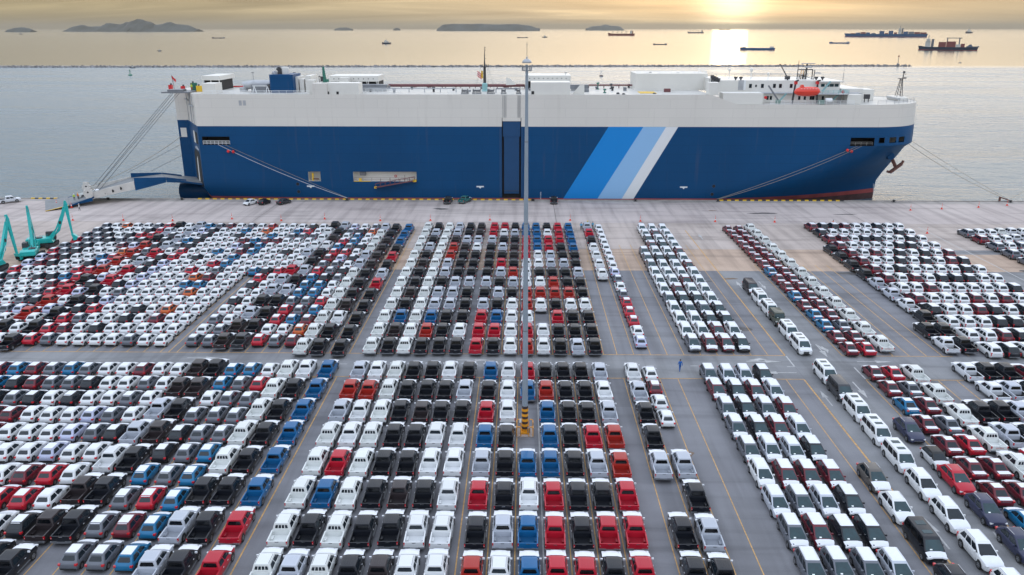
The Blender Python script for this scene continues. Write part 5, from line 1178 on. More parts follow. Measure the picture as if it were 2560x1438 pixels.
for s_ in (1, -1):
    girder(4, 4.2, .3, 9, 5.2, .4, 8.3, s_, 'hull_blue', dn0=.6, dn1=1.0); girder(9.1, 5.2, .4, 17, 4.9, 1.2, 8.2, s_, 'hull_blue', dn0=1.0, dn1=2.2)
    girder(17.1, 4.7, .5, 24, 3.1, .9, 8.4, s_, 'ramp_white', dn0=1.6, dn1=1.0); girder(24, 3.1, .9, 29, 1.8, 1.0, 8.8, s_, 'ramp_white', dn0=1.0, dn1=.6)
    girder(27.5, 2.0, .05, 33, .8, .05, 9.9 if s_ > 0 else 9.9, s_, 'hull_blue', dn0=.9, dn1=.5)
    p = C_at(28.2) + perp * s_ * 4.6; b = MB(); b.lathe([(1.25, -.25), (1.25, .25)], 'ramp_white', 12, (p.x, p.y, 3.0), 'y'); b.box(p.x - .7, p.x + .7, p.y - .2, p.y + .2, 1.6, 4.6, 'ramp_white'); b.lathe([(.25, -.3), (.25, .3)], 'dark_void', 8, (p.x, p.y, 3.4), 'y'); ship_part(b, 'sheave_bracket', None, rp)
    for d_ in (20.5, 22.5, 24.6):
        p = C_at(d_) + perp * s_ * 4.48; b = MB(); b.lathe([(.38, -.05), (.38, .05)], 'dark_void', 10, (p.x, p.y, 4.0 - (d_ - 19) * .24), 'y'); ship_part(b, 'girder_hole', None, rp)
p, q = C_at(33.2) + perp * 6.5, C_at(38.5) + perp * 7.8; b = MB(); b.bar((p.x, p.y, .76), (q.x, q.y, .14), .3, .06, 'yellow_paint'); ship_part(b, 'edge_stripe', None, rp)
for p1_, p2_ in (((-96.8, 224.5, 27.6), C_at(26.5) - perp * 4.5), ((-95.9, 223.5, 27.6), C_at(25.5) - perp * 4.2), ((-93.8, 220.5, 27.6), C_at(27) + perp * 4.5), ((-93.3, 220.5, 27.4), C_at(25.8) + perp * 4.4)):
    b = MB(); b.tube([p1_, (p2_.x, p2_.y, 3.4)], .06, 'wire', 5); ship_part(b, 'hoist_cable', smooth=0)
for d_, s_, zt_ in ((18, -4.3, 12.3), (12, -4.2, 9.2)):
    p = C_at(d_) + perp * s_; b = MB(); b.tube([(-98.4, 228.9, zt_ if d_ == 18 else 9.2), (p.x, p.y, 6.1)], .045, 'wire', 5); ship_part(b, 'hoist_cable', smooth=0)
for u in (.25, .75):
    for z_ in (21.5, 25.4): pass
for u in (.2, .45, .8):
    p, q = slant(u, 19.3, .25), slant(u, 27.3, .25); b = MB(); b.tube([p, q], .10 if u != .45 else .05, 'steel_light', 5); ship_part(b, 'stern_stanchion')
b = MB(); b.bar(slant(.12, 24.2, .35), slant(.55, 24.2, .35), .35, .35, 'steel_light'); ship_part(b, 'stern_bracket'); b = MB(); b.bar(slant(.6, 25.2, .35), slant(.95, 25.2, .35), .3, .3, 'steel_light'); ship_part(b, 'stern_bracket')

# ---- things held by the ship
lb = empty('lifeboat', (74.2, 215.4, 27.0), 'bright orange red enclosed lifeboat hanging from dark davits beside the bridge', 'lifeboat')
b = MB(); n = 12; xs = [-3.3, -3.0, -2.2, -1.0, .4, 1.8, 2.7, 3.2, 3.35]; ws = [.1, .7, 1.15, 1.3, 1.3, 1.25, 1.0, .6, .1]; zt = [1.3, 1.9, 2.3, 2.45, 2.5, 2.45, 2.35, 1.9, 1.4]; zb2 = [1.0, .55, .2, .05, 0, .1, .35, .8, 1.1]
b.rings([[(x, w_ * math.cos(2 * math.pi * k / n), (t_ + q_) / 2 + (t_ - q_) / 2 * math.sin(2 * math.pi * k / n)) for k in range(n)] for x, w_, t_, q_ in zip(xs, ws, zt, zb2)], 'lifeboat_red'); b.build('hull', lb, 60)
b = MB(); b.rings([[(-1.9, -.5, 2.2), (-1.9, .5, 2.2), (-1.7, .4, 2.95), (-1.7, -.4, 2.95)], [(-.9, -.5, 2.3), (-.9, .5, 2.3), (-1.2, .4, 3.0), (-1.2, -.4, 3.0)]], 'lifeboat_red'); b.build('conning_cupola', lb)
for k in range(6): b = MB(); b.box(-2.0 + k * .75, -1.62 + k * .75, -1.20 - .02 * (2 if 1 < k < 5 else 0), -1.0, 1.98, 2.06, 'cone_white'); b.build('grab_line', lb, 0)
b = MB(); b.box(-3.1, 3.1, -1.34, -1.22, 1.15, 1.3, 'lifeboat_red'); b.build('rubbing_strake', lb)
def rope(pts, r_, m_, name, label, cat, sag=0.0, group=None):
    a, c_ = Vector(pts[0]), Vector(pts[-1]); q = []
    for i in range(17): t = i / 16; p = a.lerp(c_, t); p.z -= sag * 4 * t * (1 - t); q.append(p - a)
    b = MB(); b.tube(q, r_, m_, 5); o = b.build(name, None, 60, tuple(a)); tag(o, label, cat, group)
RG = 'ropes that moor the ship'
rope([(-82.0, 213.95, 14.35), (-47.4, 210.9, .5)], .055, 'rope_white', 'mooring_rope', 'white mooring rope running down from the aft opening to the quay', 'rope', .7, RG)
rope([(-80.2, 213.95, 14.3), (-47.2, 210.9, .5)], .045, 'rope', 'mooring_rope', 'thin grey rope just above the white one from the aft opening', 'rope', .2, RG)
rope([(88.5, 213.55, 14.3), (51.8, 210.8, .5)], .05, 'rope', 'mooring_rope', 'tan mooring rope from the large bow opening down to the quay, upper strand', 'rope', .6, RG)
rope([(89.6, 213.6, 14.3), (52.2, 210.8, .5)], .05, 'rope', 'mooring_rope', 'thin tan rope hanging lower beside the bow mooring rope', 'rope', 1.1, RG)
rope([(109.7, 229.6, 13.9), (129.3, 211.0, .6)], .05, 'rope', 'mooring_rope', 'bow line to the bollard at far right, upper strand', 'rope', .3, RG)
rope([(109.0, 228.8, 12.9), (128.9, 211.0, .6)], .06, 'rope', 'mooring_rope', 'bow line to the bollard at far right, lower sagging strand', 'rope', .9, RG)
rope([(129.8, 211.0, .7), (150, 222, 9.0)], .05, 'rope', 'mooring_rope', 'rope rising from the far right bollard towards the frame edge', 'rope', .5, RG)
rope([(-98.0, 228.9, 14.6), (C_at(27).x, C_at(27).y - 3, 4.2)], .07, 'rope', 'mooring_rope', 'tan rope slanting from the stern window down to the ramp', 'rope', 1.2, RG)
for i, (x, y, z_, lab) in enumerate(((-77.9, 213.5, 12.5, 'red ball float hanging from the aft mooring opening'), (-79.2, 213.4, 12.6, 'red float on the white aft mooring rope'), (86.0, 213.6, 13.2, 'pink red float on the bow mooring rope, left one'), (87.2, 213.8, 12.9, 'pink red float on the bow mooring rope, right one'))):
    b = MB(); b.lathe([(.05, -.42), (.3, -.28), (.42, 0), (.3, .28), (.05, .42)], 'signal_red', 10); o = b.build('rope_float', None, 60, (x, y, z_)); tag(o, lab, 'float', 'red floats on the mooring ropes')

# ------------------------------------------------------------------ light mast
mast = empty('light_mast', (0.3, 81.4, 0), 'tall tapering grey light mast with orange and black banded base', 'light mast')
b = MB(); b.lathe([(.33, 3.5), (.30, 10), (.23, 25), (.145, 39.2), (.13, 40.6)], 'mast_grey', 12); b.build('pole', mast, 50)
for zj in (12.5, 24.5, 33): 
    b = MB(); r_ = .33 - .0052 * (zj - 3.5) + .012; b.lathe([(r_, zj), (r_, zj + .12)], 'steel_grey', 12); b.build('pole_collar', mast, 50)
for k in range(10):
    b = MB(); z0 = .35 + k * .315; b.lathe([(.37 if k % 2 == 0 else .355, z0), (.37 if k % 2 == 0 else .355, z0 + .313)], 'orange_paint' if k % 2 == 0 else 'band_dark', 16); b.build('painted_band', mast, 50)
b = MB(); b.box(-1.0, 1.0, -1.0, 1.0, .0, .12, 'concrete_grey'); b.box(-.5, .5, -.5, .5, .12, .36, 'orange_paint'); b.build('base_plinth', mast)
for sx in (-1, 1):
    for sy in (-1, 1):
        b = MB(); x0, x1, y0, y1 = sx * .45, sx * .92, sy * .45, sy * .92
        b.tube([(x0, y1, .12), (x0, y1, 1.15), (x0 + sx * .12, y1, 1.28), (x1 - sx * .12, y1, 1.28), (x1, y1, 1.15), (x1, y1, .12)], .055, 'orange_paint', 6); b.tube([(x1, y1, 1.15), (x1, y0, 1.15), (x1, y0, .12)], .055, 'orange_paint', 6); b.build('guard_rail', mast, 50)
b = MB(); b.box(.30, .60, -.70, -.42, .4, 1.0, 'steel_grey'); b.build('control_box', mast); b = MB(); b.box(-.62, -.40, -.5, -.42, 1.6, 2.05, 'cone_white'); b.build('notice_plate', mast)
b = MB(); b.lathe([(.46, 40.75), (.48, 40.78), (.42, 40.98), (.22, 41.12), (.07, 41.16), (.10, 41.25), (.03, 41.4)], 'steel_light', 18); b.build('lantern_hood', mast, 50)
b = MB(); b.tube([(0, 0, 41.3), (0, 0, 42.7)], .022, 'dark_steel', 5); b.lathe([(.02, 42.45), (.07, 42.5), (.02, 42.55)], 'steel_grey', 8); b.build('lightning_rod', mast)
b = MB(); n = 18
b.rings([[(r_ * math.cos(2 * math.pi * k / n), r_ * math.sin(2 * math.pi * k / n), z_) for k in range(n)] for r_, z_ in ((.52, 40.38), (.56, 40.38), (.56, 40.42), (.52, 40.42))] , 'steel_grey', False, False)
for k in range(8):
    a = 2 * math.pi * k / 8; b.bar((.1 * math.cos(a), .1 * math.sin(a), 40.4), (1.05 * math.cos(a), 1.05 * math.sin(a), 40.4), .03, .03, 'steel_grey')
b.build('head_frame', mast)
for k in range(8):
    a = 2 * math.pi * k / 8 + .2; b = MB(); x, y = .46 * math.cos(a), .46 * math.sin(a); b.box(x - .05, x + .05, y - .05, y + .05, 40.06, 40.36, 'steel_light'); b.build('floodlight', mast)
b = MB(); b.rings([[(r_ * math.cos(2 * math.pi * k / n), r_ * math.sin(2 * math.pi * k / n), z_) for k in range(n)] for r_, z_ in ((.50, 40.0), (.53, 40.0), (.53, 40.04), (.50, 40.04))], 'steel_grey', False, False); b.build('service_ring', mast)

# ------------------------------------------------------------------ long reach excavators
def excavator(loc, heading, slew, label, boom_len=10.0, stick_len=9.0, boom_a=63, stick_a=-86):
    e = empty('excavator', loc, label, 'excavator', 'teal long reach excavators', R(heading))
    for s_ in (-1, 1):
        b = MB(); y = s_ * 1.25; pr = [(-2.4, .25), (-2.65, .55), (-2.4, .92), (2.4, .92), (2.65, .55), (2.4, .25), (2.0, .02), (-2.0, .02)]
        b.prism(pr, y - .32, y + .32, 'track_black'); tr = b.build('track', e)
        for k in range(24):
            b2 = MB(); x = -2.3 + k * .2; b2.box(x, x + .13, y - .36, y + .36, .92, .97, 'track_black'); b2.build('track_plate', tr, 0)
        b2 = MB(); b2.prism([(-2.1, .3), (2.1, .3), (2.0, .78), (-2.0, .78)], y - .345, y + .345, 'dark_steel'); b2.build('track_frame', tr)
    b = MB(); b.box(-1.1, 1.1, -.95, .95, .45, .95, 'dark_steel'); b.lathe([(.9, .95), (.9, 1.15)], 'dark_steel', 16); b.build('undercarriage', e)
    up = empty('upper_body', (0, 0, 1.15)); up.parent = e; up.rotation_euler = (0, 0, R(slew))
    def add(mb, name, label=None): o = mb.build(name, up, 35); 
    b = MB(); b.rings([[(-2.7, -1.3, 0), (1.7, -1.3, 0), (1.7, 1.3, 0), (-2.7, 1.3, 0)], [(-2.75, -1.35, .15), (1.75, -1.35, .15), (1.75, 1.35, .15), (-2.75, 1.35, .15)], [(-2.75, -1.35, .75), (1.2, -1.35, .95), (1.2, 1.35, .95), (-2.75, 1.35, .75)], [(-2.55, -1.2, .92), (.9, -1.2, 1.05), (.9, 1.2, 1.05), (-2.55, 1.2, .92)]], 'excavator_teal'); add(b, 'engine_deck')
    b = MB(); b.rings([[(-3.25, -1.3, .05), (-2.5, -1.3, .0), (-2.5, 1.3, 0), (-3.25, 1.3, .05)], [(-3.4, -1.35, .25), (-2.45, -1.38, .2), (-2.45, 1.38, .2), (-3.4, 1.35, .25)], [(-3.4, -1.3, .95), (-2.45, -1.38, 1.1), (-2.45, 1.38, 1.1), (-3.4, 1.3, .95)], [(-3.2, -1.2, 1.05), (-2.5, -1.25, 1.2), (-2.5, 1.25, 1.2), (-3.2, 1.2, 1.05)]], 'excavator_teal'); add(b, 'counterweight')
    b = MB(); b.rings([[(.1, .45, .2), (1.9, .45, .2), (1.9, 1.4, .2), (.1, 1.4, .2)], [(.1, .45, 1.1), (1.95, .45, 1.1), (1.95, 1.4, 1.1), (.1, 1.4, 1.1)], [(.15, .5, 1.95), (1.6, .5, 1.95), (1.6, 1.35, 1.95), (.15, 1.35, 1.95)]], 'dark_steel'); add(b, 'cab')
    for x0, x1 in ((.2, .85), (.95, 1.6)):
        b = MB(); b.poly([(x0, 1.42, .95), (x1, 1.42, .95), (x1, 1.39, 1.8), (x0, 1.39, 1.8)], 'glass'); add(b, 'cab_window')
    b = MB(); b.poly([(1.965, .52, 1.0), (1.965, 1.32, 1.0), (1.66, 1.28, 1.88), (1.66, .56, 1.88)], 'glass'); add(b, 'cab_window')
    b = MB(); b.box(-1.8, -.4, -1.1, 0, 1.02, 1.2, 'dark_steel'); b.tube([(-1.9, -.7, 1.0), (-1.9, -.7, 1.9)], .07, 'dark_steel', 6); add(b, 'exhaust_grille')
    for q in (-1.3,):
        b = MB(); b.tube([(-.6, q, .9), (-.6, q, 1.7), (.9, q, 1.7), (.9, q, .9)], .035, 'excavator_teal', 5); add(b, 'handrail')
    ba, sa = R(boom_a), R(stick_a); p0 = Vector((1.0, -.25, .8)); kn = p0 + Vector((math.cos(ba - .28), 0, math.sin(ba - .28))) * boom_len * .30
    tip = p0 + Vector((math.cos(ba), 0, math.sin(ba))) * boom_len
    def arm(pts, name, thick, wdt=.42, m_='excavator_teal'):
        b = MB(); rr = []
        for i, p in enumerate(pts):
            d = (pts[min(i + 1, len(pts) - 1)] - pts[max(i - 1, 0)]).normalized(); nn = Vector((-d.z, 0, d.x)); t = thick[i] / 2; w_ = Vector((0, wdt / 2, 0))
            rr.append([p + nn * t + w_, p + nn * t - w_, p - nn * t - w_, p - nn * t + w_])
        b.rings(rr, m_); add(b, name)
    arm([p0, kn, kn.lerp(tip, .5), tip], 'boom', [.7, .95, .7, .45], .5)
    end = tip + Vector((math.cos(sa), 0, math.sin(sa))) * stick_len; back = tip - Vector((math.cos(sa), 0, math.sin(sa))) * .9
    arm([back, tip, tip.lerp(end, .35), end], 'stick', [.3, .75, .55, .32], .36)
    for y in (-.75, .25):
        b = MB(); q1, q2 = Vector((1.35, y, .5)), kn.lerp(tip, .12) + Vector((0, y + .25, 0)); b.tube([q1, q1.lerp(q2, .6)], .12, 'excavator_teal', 8); b.tube([q1.lerp(q2, .6), q2], .06, 'chrome', 6); add(b, 'hydraulic_cylinder')
    b = MB(); q1, q2 = kn.lerp(tip, .45) + Vector((0, 0, .45)), back + Vector((0, 0, .1)); b.tube([q1, q1.lerp(q2, .6)], .11, 'excavator_teal', 8); b.tube([q1.lerp(q2, .6), q2], .06, 'chrome', 6); add(b, 'hydraulic_cylinder')
    for f_ in (.3,):
        q = kn.lerp(tip, f_) + Vector((0, -.27, 0)); b = MB(); b.box(q.x - .22, q.x + .22, q.y - .02, q.y, q.z - .3, q.z + .3, 'band_dark'); add(b, 'boom_marking')
    b = MB(); pr = [(end.x - .2, end.z + .1), (end.x + .25, end.z + .05), (end.x + .95, end.z - .55), (end.x + .75, end.z - 1.15), (end.x + .1, end.z - 1.25), (end.x + .0, end.z - .55)]
    b.prism(pr, -.75, .35, 'excavator_teal'); b.prism([(x + (.08 if i > 1 else 0), z_) for i, (x, z_) in enumerate([(end.x - .02, end.z - .55), (end.x + .08, end.z - 1.2), (end.x + .0, end.z - 1.2)])], -.7, .3, 'dark_void'); add(b, 'bucket')
    return e
excavator((-100.8, 161.5, 0), 96, -76, 'teal excavator, rightmost of three, boom bent over the concrete', 7.9, 6.4, 60, -87)
excavator((-98.9, 153.0, 0), 96, 16, 'teal excavator, middle of three, boom raised straight up beside the car rows', 7.6, 7.6, 74, -74)
excavator((-100.6, 143.6, 0), 96, -16, 'teal excavator, leftmost and nearest, mostly cut off by the frame edge', 8.2, 7.2, 60, -84)

# ------------------------------------------------------------------ traffic cones
CG = 'traffic cones across the quay apron'
cones = [(-119.1, 185.6), (-108.4, 185.8), (-96.2, 185.9), (-84.2, 185.7), (-70.6, 187.8), (-58.1, 186.1), (-48.1, 188.1), (-34.3, 186.4), (-22.3, 186.9), (-8.0, 187.5), (11.3, 187.4), (28.1, 186.8), (45.9, 186.6), (60.0, 186.4), (98.4, 200.0), (107.1, 201.6), (117.5, 203.6), (126.3, 206.2), (-122.9, 204.6), (-116.2, 199.6), (91.1, 175.9)]
cl_ = ['at the far left behind the excavators', 'second from left, above the middle excavator', 'third from left, right of the tall excavator boom', 'fourth from left, left of the ship stern cars', 'below the white sedan on the quay', 'just right of the three quay cars', 'left of the white rope end', 'below the gangway recess', 'left of the black quay pickup', 'just left of the light mast',
       'just right of the lone black quay pickup', 'above the compact SUV rows', 'in the middle of the apron right of the SUV rows', 'above the gap before the far right block', 'leftmost of four below the bow line', 'second of four below the bow line', 'third of four below the bow line', 'beside the far right bollard', 'beside the upper edge of the stern ramp', 'on the yellow edge of the stern ramp flap', 'alone between the two far right car blocks']
cb = MB(); cb.box(-.28, .28, -.28, .28, 0, .05, 'cone_red'); cbm = cb.data('cone_base'); cb = MB(); cb.lathe([(.20, .05), (.13, .45), (.055, .95)], 'cone_red', 10); ccm = cb.data('cone_body'); cb = MB(); cb.lathe([(.137, .47), (.095, .73)], 'cone_white', 10); cwm = cb.data('reflective_band'); cb = MB(); cb.tube([(0, 0, .95), (0, 0, 1.55)], .03, 'cone_red', 5); cpm = cb.data('cone_pole')
for i, ((x, y), lab) in enumerate(zip(cones, cl_)):
    e = empty('traffic_cone', (x, y, .0 if i not in (18, 19) else .1), 'red traffic cone ' + lab, 'traffic cone', CG)
    ob('cone_base', cbm, e); ob('cone_body', ccm, e); ob('reflective_band', cwm, e); ob('cone_pole', cpm, e)

# ------------------------------------------------------------------ quay kerb, bollards
kb = empty('quay_kerb', (0, QY, 0), 'low kerb along the quay edge with yellow and dark painted blocks', 'kerb')
yb = MB(); yb.box(0, 1.0, -.32, 0, 0, .30, 'yellow_paint'); ybm = yb.data('kerb_block'); db = MB(); db.box(0, 1.03, -.32, 0, 0, .27, 'rust_stain'); dbm = db.data('kerb_block'); nb = MB(); nb.box(0, 1.03, -.32, 0, 0, .27, 'dark_steel'); nbm = nb.data('kerb_block')
def kerb(x0, x1, dm):
    x = x0
    while x < x1: o = ob('kerb_block', ybm, kb, (x, 0, 0)); o2 = ob('kerb_block', dm, kb, (x + 1.02, 0, 0)); x += 2.07
kerb(-88, 2.5, dbm); kerb(52.6, 85, nbm); kerb(-133.5, -127, nbm)
for x0, x1 in ((-400, -133.7), (-126.5, -88.1), (3.0, 52.5), (85.8, 400)): b = MB(); b.box(x0, x1, -.32, 0, 0, .2, 'concrete_edge'); b.build('kerb_beam', kb, 0)
bl = MB(); bl.lathe([(.32, 0), (.26, .12), (.22, .30), (.38, .42), (.40, .55), (.2, .62)], 'bollard_black', 12); blm = bl.data('bollard_post'); bb = MB(); bb.box(-.5, .5, -.4, .4, 0, .05, 'bollard_black'); bbm = bb.data('bollard_plate')
for x, lab in ((-47.4, 'black quay bollard holding the white aft mooring rope'), (52.0, 'black quay bollard holding the tan bow mooring rope'), (98.7, 'black quay bollard standing free right of the bow'), (129.5, 'black quay bollard at far right holding the bow lines'), (-92.0, 'small black bollard under the stern ramp'), (-16.9, 'small black bollard between the two quay pickups'), (2.6, 'small black bollard just right of the light mast'), (30, 'small black bollard below the white diagonal stripe'), (-112, 'small black bollard on the quay edge behind the ramp')):
    e = empty('mooring_bollard', (x, 210.2, .0), lab, 'bollard', 'bollards along the quay edge'); ob('bollard_post', blm, e); ob('bollard_plate', bbm, e)
b = MB(); b.bar((-2.2, .6, 1.2), (0, 0, .5), .25, .25, 'anchor_rust'); b.box(-2.4, -2.0, .4, .8, .2, 1.3, 'anchor_rust'); o = b.build('quick_release_hook', None, 35, (129.2, 210.4, 0)); tag(o, 'rusty mooring hook beside the far right bollard', 'mooring hook')

# ------------------------------------------------------------------ people
def person(loc, heading, label, top, legs, pose, extra=None, head=('skin', (.28, .16, .11)), helmet=None):
    key = 'cloth_%d' % len([m for m in M if m.startswith('cloth_')])
    m = bpy.data.materials.new(key); m.use_nodes = True; nd, lk = m.node_tree.nodes, m.node_tree.links; bs = nd['Principled BSDF']; bs.inputs['Roughness'].default_value = .8
    t = nd.new('ShaderNodeTexCoord'); sp_ = nd.new('ShaderNodeSeparateXYZ'); lk.new(t.outputs['Object'], sp_.inputs[0]); zf = mathn(nd, lk, 'DIVIDE', sp_.outputs[2], 1.8)
    lk.new(ramp(nd, lk, zf, [(0, (.015, .015, .015)), (.05, legs), (.53, top), (.825, head[1]), (.93, (.015, .012, .01))], 'CONSTANT'), bs.inputs['Base Color']); M[key] = m
    # skeleton
    J = {'pelvis': (0, 0, .95), 'chest': (0, .02, 1.30), 'neck': (0, .02, 1.47), 'head': (0, .04, 1.60), 'crown': (0, .02, 1.72),
         'shl': (-.19, .01, 1.40), 'shr': (.19, .01, 1.40), 'hipl': (-.09, 0, .90), 'hipr': (.09, 0, .90)}
    J.update(pose)
    order = list(J); edges = [('pelvis', 'chest'), ('chest', 'neck'), ('neck', 'head'), ('head', 'crown'), ('chest', 'shl'), ('chest', 'shr'), ('shl', 'ell'), ('ell', 'hal'), ('shr', 'elr'), ('elr', 'har'), ('pelvis', 'hipl'), ('pelvis', 'hipr'), ('hipl', 'knl'), ('knl', 'anl'), ('anl', 'tol'), ('hipr', 'knr'), ('knr', 'anr'), ('anr', 'tor')]
    rad = dict(pelvis=.15, chest=.16, neck=.06, head=.10, crown=.075, shl=.075, shr=.075, hipl=.10, hipr=.10, ell=.05, elr=.05, hal=.04, har=.04, knl=.065, knr=.065, anl=.045, anr=.045, tol=.045, tor=.045)
    me = bpy.data.meshes.new('person'); me.from_pydata([J[k] for k in order], [(order.index(a), order.index(c_)) for a, c_ in edges], []); o = ob('person', me)
    o.modifiers.new('skin', 'SKIN'); sk = me.skin_vertices[0].data if me.skin_vertices else None
    if sk is None:
        bpy.context.view_layer.objects.active = o
    for i, k in enumerate(order):
        me.skin_vertices[0].data[i].radius = (rad[k] * (1.05 if k in ('chest', 'pelvis') else 1), rad[k] * (.75 if k in ('chest', 'pelvis') else 1)); me.skin_vertices[0].data[i].use_root = (k == 'pelvis')
    sb = o.modifiers.new('sub', 'SUBSURF'); sb.levels = 1; sb.render_levels = 1
    dg = bpy.context.evaluated_depsgraph_get(); nm = bpy.data.meshes.new_from_object(o.evaluated_get(dg)); nm.materials.clear(); nm.materials.append(m); nm.polygons.foreach_set('use_smooth', [True] * len(nm.polygons))
    o.modifiers.clear(); o.data = nm; o.name = 'person'; o.location = loc; o.rotation_euler = (0, 0, R(heading)); tag(o, label, 'person')
    if helmet: b = MB(); b.lathe([(.15, 1.66), (.13, 1.72), (.09, 1.78), (.02, 1.80)], helmet, 10, (0, .03, 0)); b.build('helmet', o, 60)
    else: b = MB(); b.lathe([(.095, 1.64), (.105, 1.69), (.08, 1.76), (.02, 1.78)], 'rubber', 10, (0, .01, 0)); b.build('hair', o, 60)
    return o
walk = dict(ell=(-.27, .02, 1.14), hal=(-.27, .16, .92), elr=(.27, -.06, 1.14), har=(.28, -.12, .88), knl=(-.10, -.10, .50), anl=(-.10, -.26, .14), tol=(-.10, -.16, .05), knr=(.09, .16, .52), anr=(.09, .20, .08), tor=(.09, .34, .05))
stand = dict(ell=(-.27, .0, 1.14), hal=(-.27, .06, .90), elr=(.27, .0, 1.14), har=(.27, .06, .90), knl=(-.11, .01, .50), anl=(-.12, 0, .08), tol=(-.12, .14, .05), knr=(.11, .01, .50), anr=(.12, 0, .08), tor=(.12, .14, .05))
hips = dict(stand); hips.update(ell=(-.33, -.04, 1.18), hal=(-.18, .06, 1.0), elr=(.33, -.04, 1.18), har=(.18, .06, 1.0))
reach = dict(walk); reach.update(elr=(.30, .18, 1.22), har=(.30, .42, 1.18))
person((21.2, 98.9, .01), 8, 'person in blue coverall walking away across the aisle', (.01, .11, .38), (.01, .09, .33), walk)
b = MB(); b.box(20.98, 21.40, 98.74, 98.78, 1.24, 1.34, 'cone_white'); 
person((13.3, 178.1, 0), 180, 'person in light blue shirt with hands on hips beside the silver pickup', (.08, .33, .55), (.02, .02, .03), hips)
person((14.9, 179.9, 0), 170, 'person in yellow green vest behind the silver pickup', (.45, .60, .05), (.02, .02, .03), stand, helmet='yellow_paint'); person((16.0, 178.9, 0), 200, 'person in light blue shirt right of the silver pickup', (.07, .30, .45), (.02, .03, .05), stand)
person((72.0, 181.6, 0), 60, 'person in orange work clothes striding above the far right block', (.62, .10, .02), (.50, .09, .02), reach)
person((-117.4, 203.6, 1.15), 30, 'person in lime vest standing on the stern ramp flap', (.45, .62, .05), (.02, .02, .03), stand, helmet='cone_white'); person((-116.9, 204.6, 1.2), -20, 'person in orange vest beside the lime vest on the ramp', (.70, .16, .03), (.03, .03, .04), stand, helmet='orange_paint')
person((-112.5, 196.6, 0), 100, 'person in white shirt and helmet walking beside the ramp edge', (.6, .6, .6), (.02, .02, .03), walk, helmet='cone_white')
person((-91.0, 223.2, 27.8), 180, 'person in lime vest working on the ship stern deck', (.5, .65, .05), (.5, .1, .03), stand, helmet='yellow_paint')
# pickup driving onto the ramp

# ------------------------------------------------------------------ breakwater, beacon, buoys, far boats
def shore_pt(px, py): return G(px, py, SEA)
BA, BBp = Vector((-1500, 1000, 0)), Vector((505, 1082, 0))
bw = MB(); n = 60
rr = []
for i in range(n + 1):
    p = BA.lerp(BBp, i / n); sc_ = 1 if i < n else .35
    rr.append([(p.x, p.y - 6.0 * sc_, -5), (p.x, p.y - 1.8 * sc_, SEA + 1.4 * sc_), (p.x, p.y + 1.8 * sc_, SEA + 1.4 * sc_), (p.x, p.y + 6 * sc_, -5)])
bw.rings(rr, 'rock'); bwo = bw.build('breakwater', smooth=0); tag(bwo, 'long low rubble breakwater crossing the bay behind the ship', 'breakwater', kind='thing')
rk = MB(); rnd = random.Random(3)
for i in range(4200):
    t = rnd.random(); p = BA.lerp(BBp, t); u = rnd.uniform(-1, 1); y = p.y + u * 6.0; zz = SEA - .5 + 2.1 * (1 - abs(u)) ** .7 + rnd.uniform(-.2, .5); s_ = rnd.uniform(.7, 2.0)
    a = rnd.uniform(0, 6.28); V = []
    for dz, q in ((-.5, .8), (.5, .6)):
        for k in range(4): an_ = a + k * math.pi / 2 + rnd.uniform(-.3, .3); V.append((p.x + s_ * q * math.cos(an_) * rnd.uniform(.7, 1.2), y + s_ * q * math.sin(an_), zz + dz * s_ * rnd.uniform(.6, 1)))
    rk.mesh(V, [(3, 2, 1, 0), (4, 5, 6, 7), (0, 1, 5, 4), (1, 2, 6, 5), (2, 3, 7, 6), (3, 0, 4, 7)], 'rock')
o = rk.build('rocks', bwo, 0); o['kind'] = 'stuff'
e = empty('harbour_beacon', (486, 1081, SEA + 2), 'slim beacon light standing on the right tip of the breakwater', 'beacon')
b = MB(); b.lathe([(1.6, -.5), (1.2, 1.5), (.35, 2.0), (.3, 9.5)], 'ship_grey', 10); b.build('tower', e); b = MB(); b.lathe([(.8, 9.5), (.9, 9.8), (.9, 11.2), (.2, 11.8)], 'ship_red', 10); b.build('lantern', e)
def buoy(px, py, m_, lab):
    x, y = shore_pt(px, py); e = empty('channel_buoy', (x, y, SEA), lab, 'buoy', 'navigation buoys in the bay')
    b = MB(); b.lathe([(1.0, -.6), (2.0, .1), (2.0, .8), (1.4, 1.1)], m_ if m_ != 'cone_white' else 'boot_dark', 14); b.build('float', e)
    b = MB()
    for k in range(4): a = k * math.pi / 2 + .4; b.bar((1.0 * math.cos(a), 1.0 * math.sin(a), 1.0), (.3 * math.cos(a), .3 * math.sin(a), 5.0), .2, .2, m_)
    b.box(-.5, .5, -.5, .5, 4.8, 5.0, m_); b.lathe([(.35, 5.0), (.45, 5.6), (.1, 6.2)], m_, 8); b.build('top_mark', e)
buoy(326, 189, 'buoy_green', 'green channel buoy floating left of the ship stern'); buoy(1503, 191, 'cone_white', 'dark and white buoy floating behind the ship')
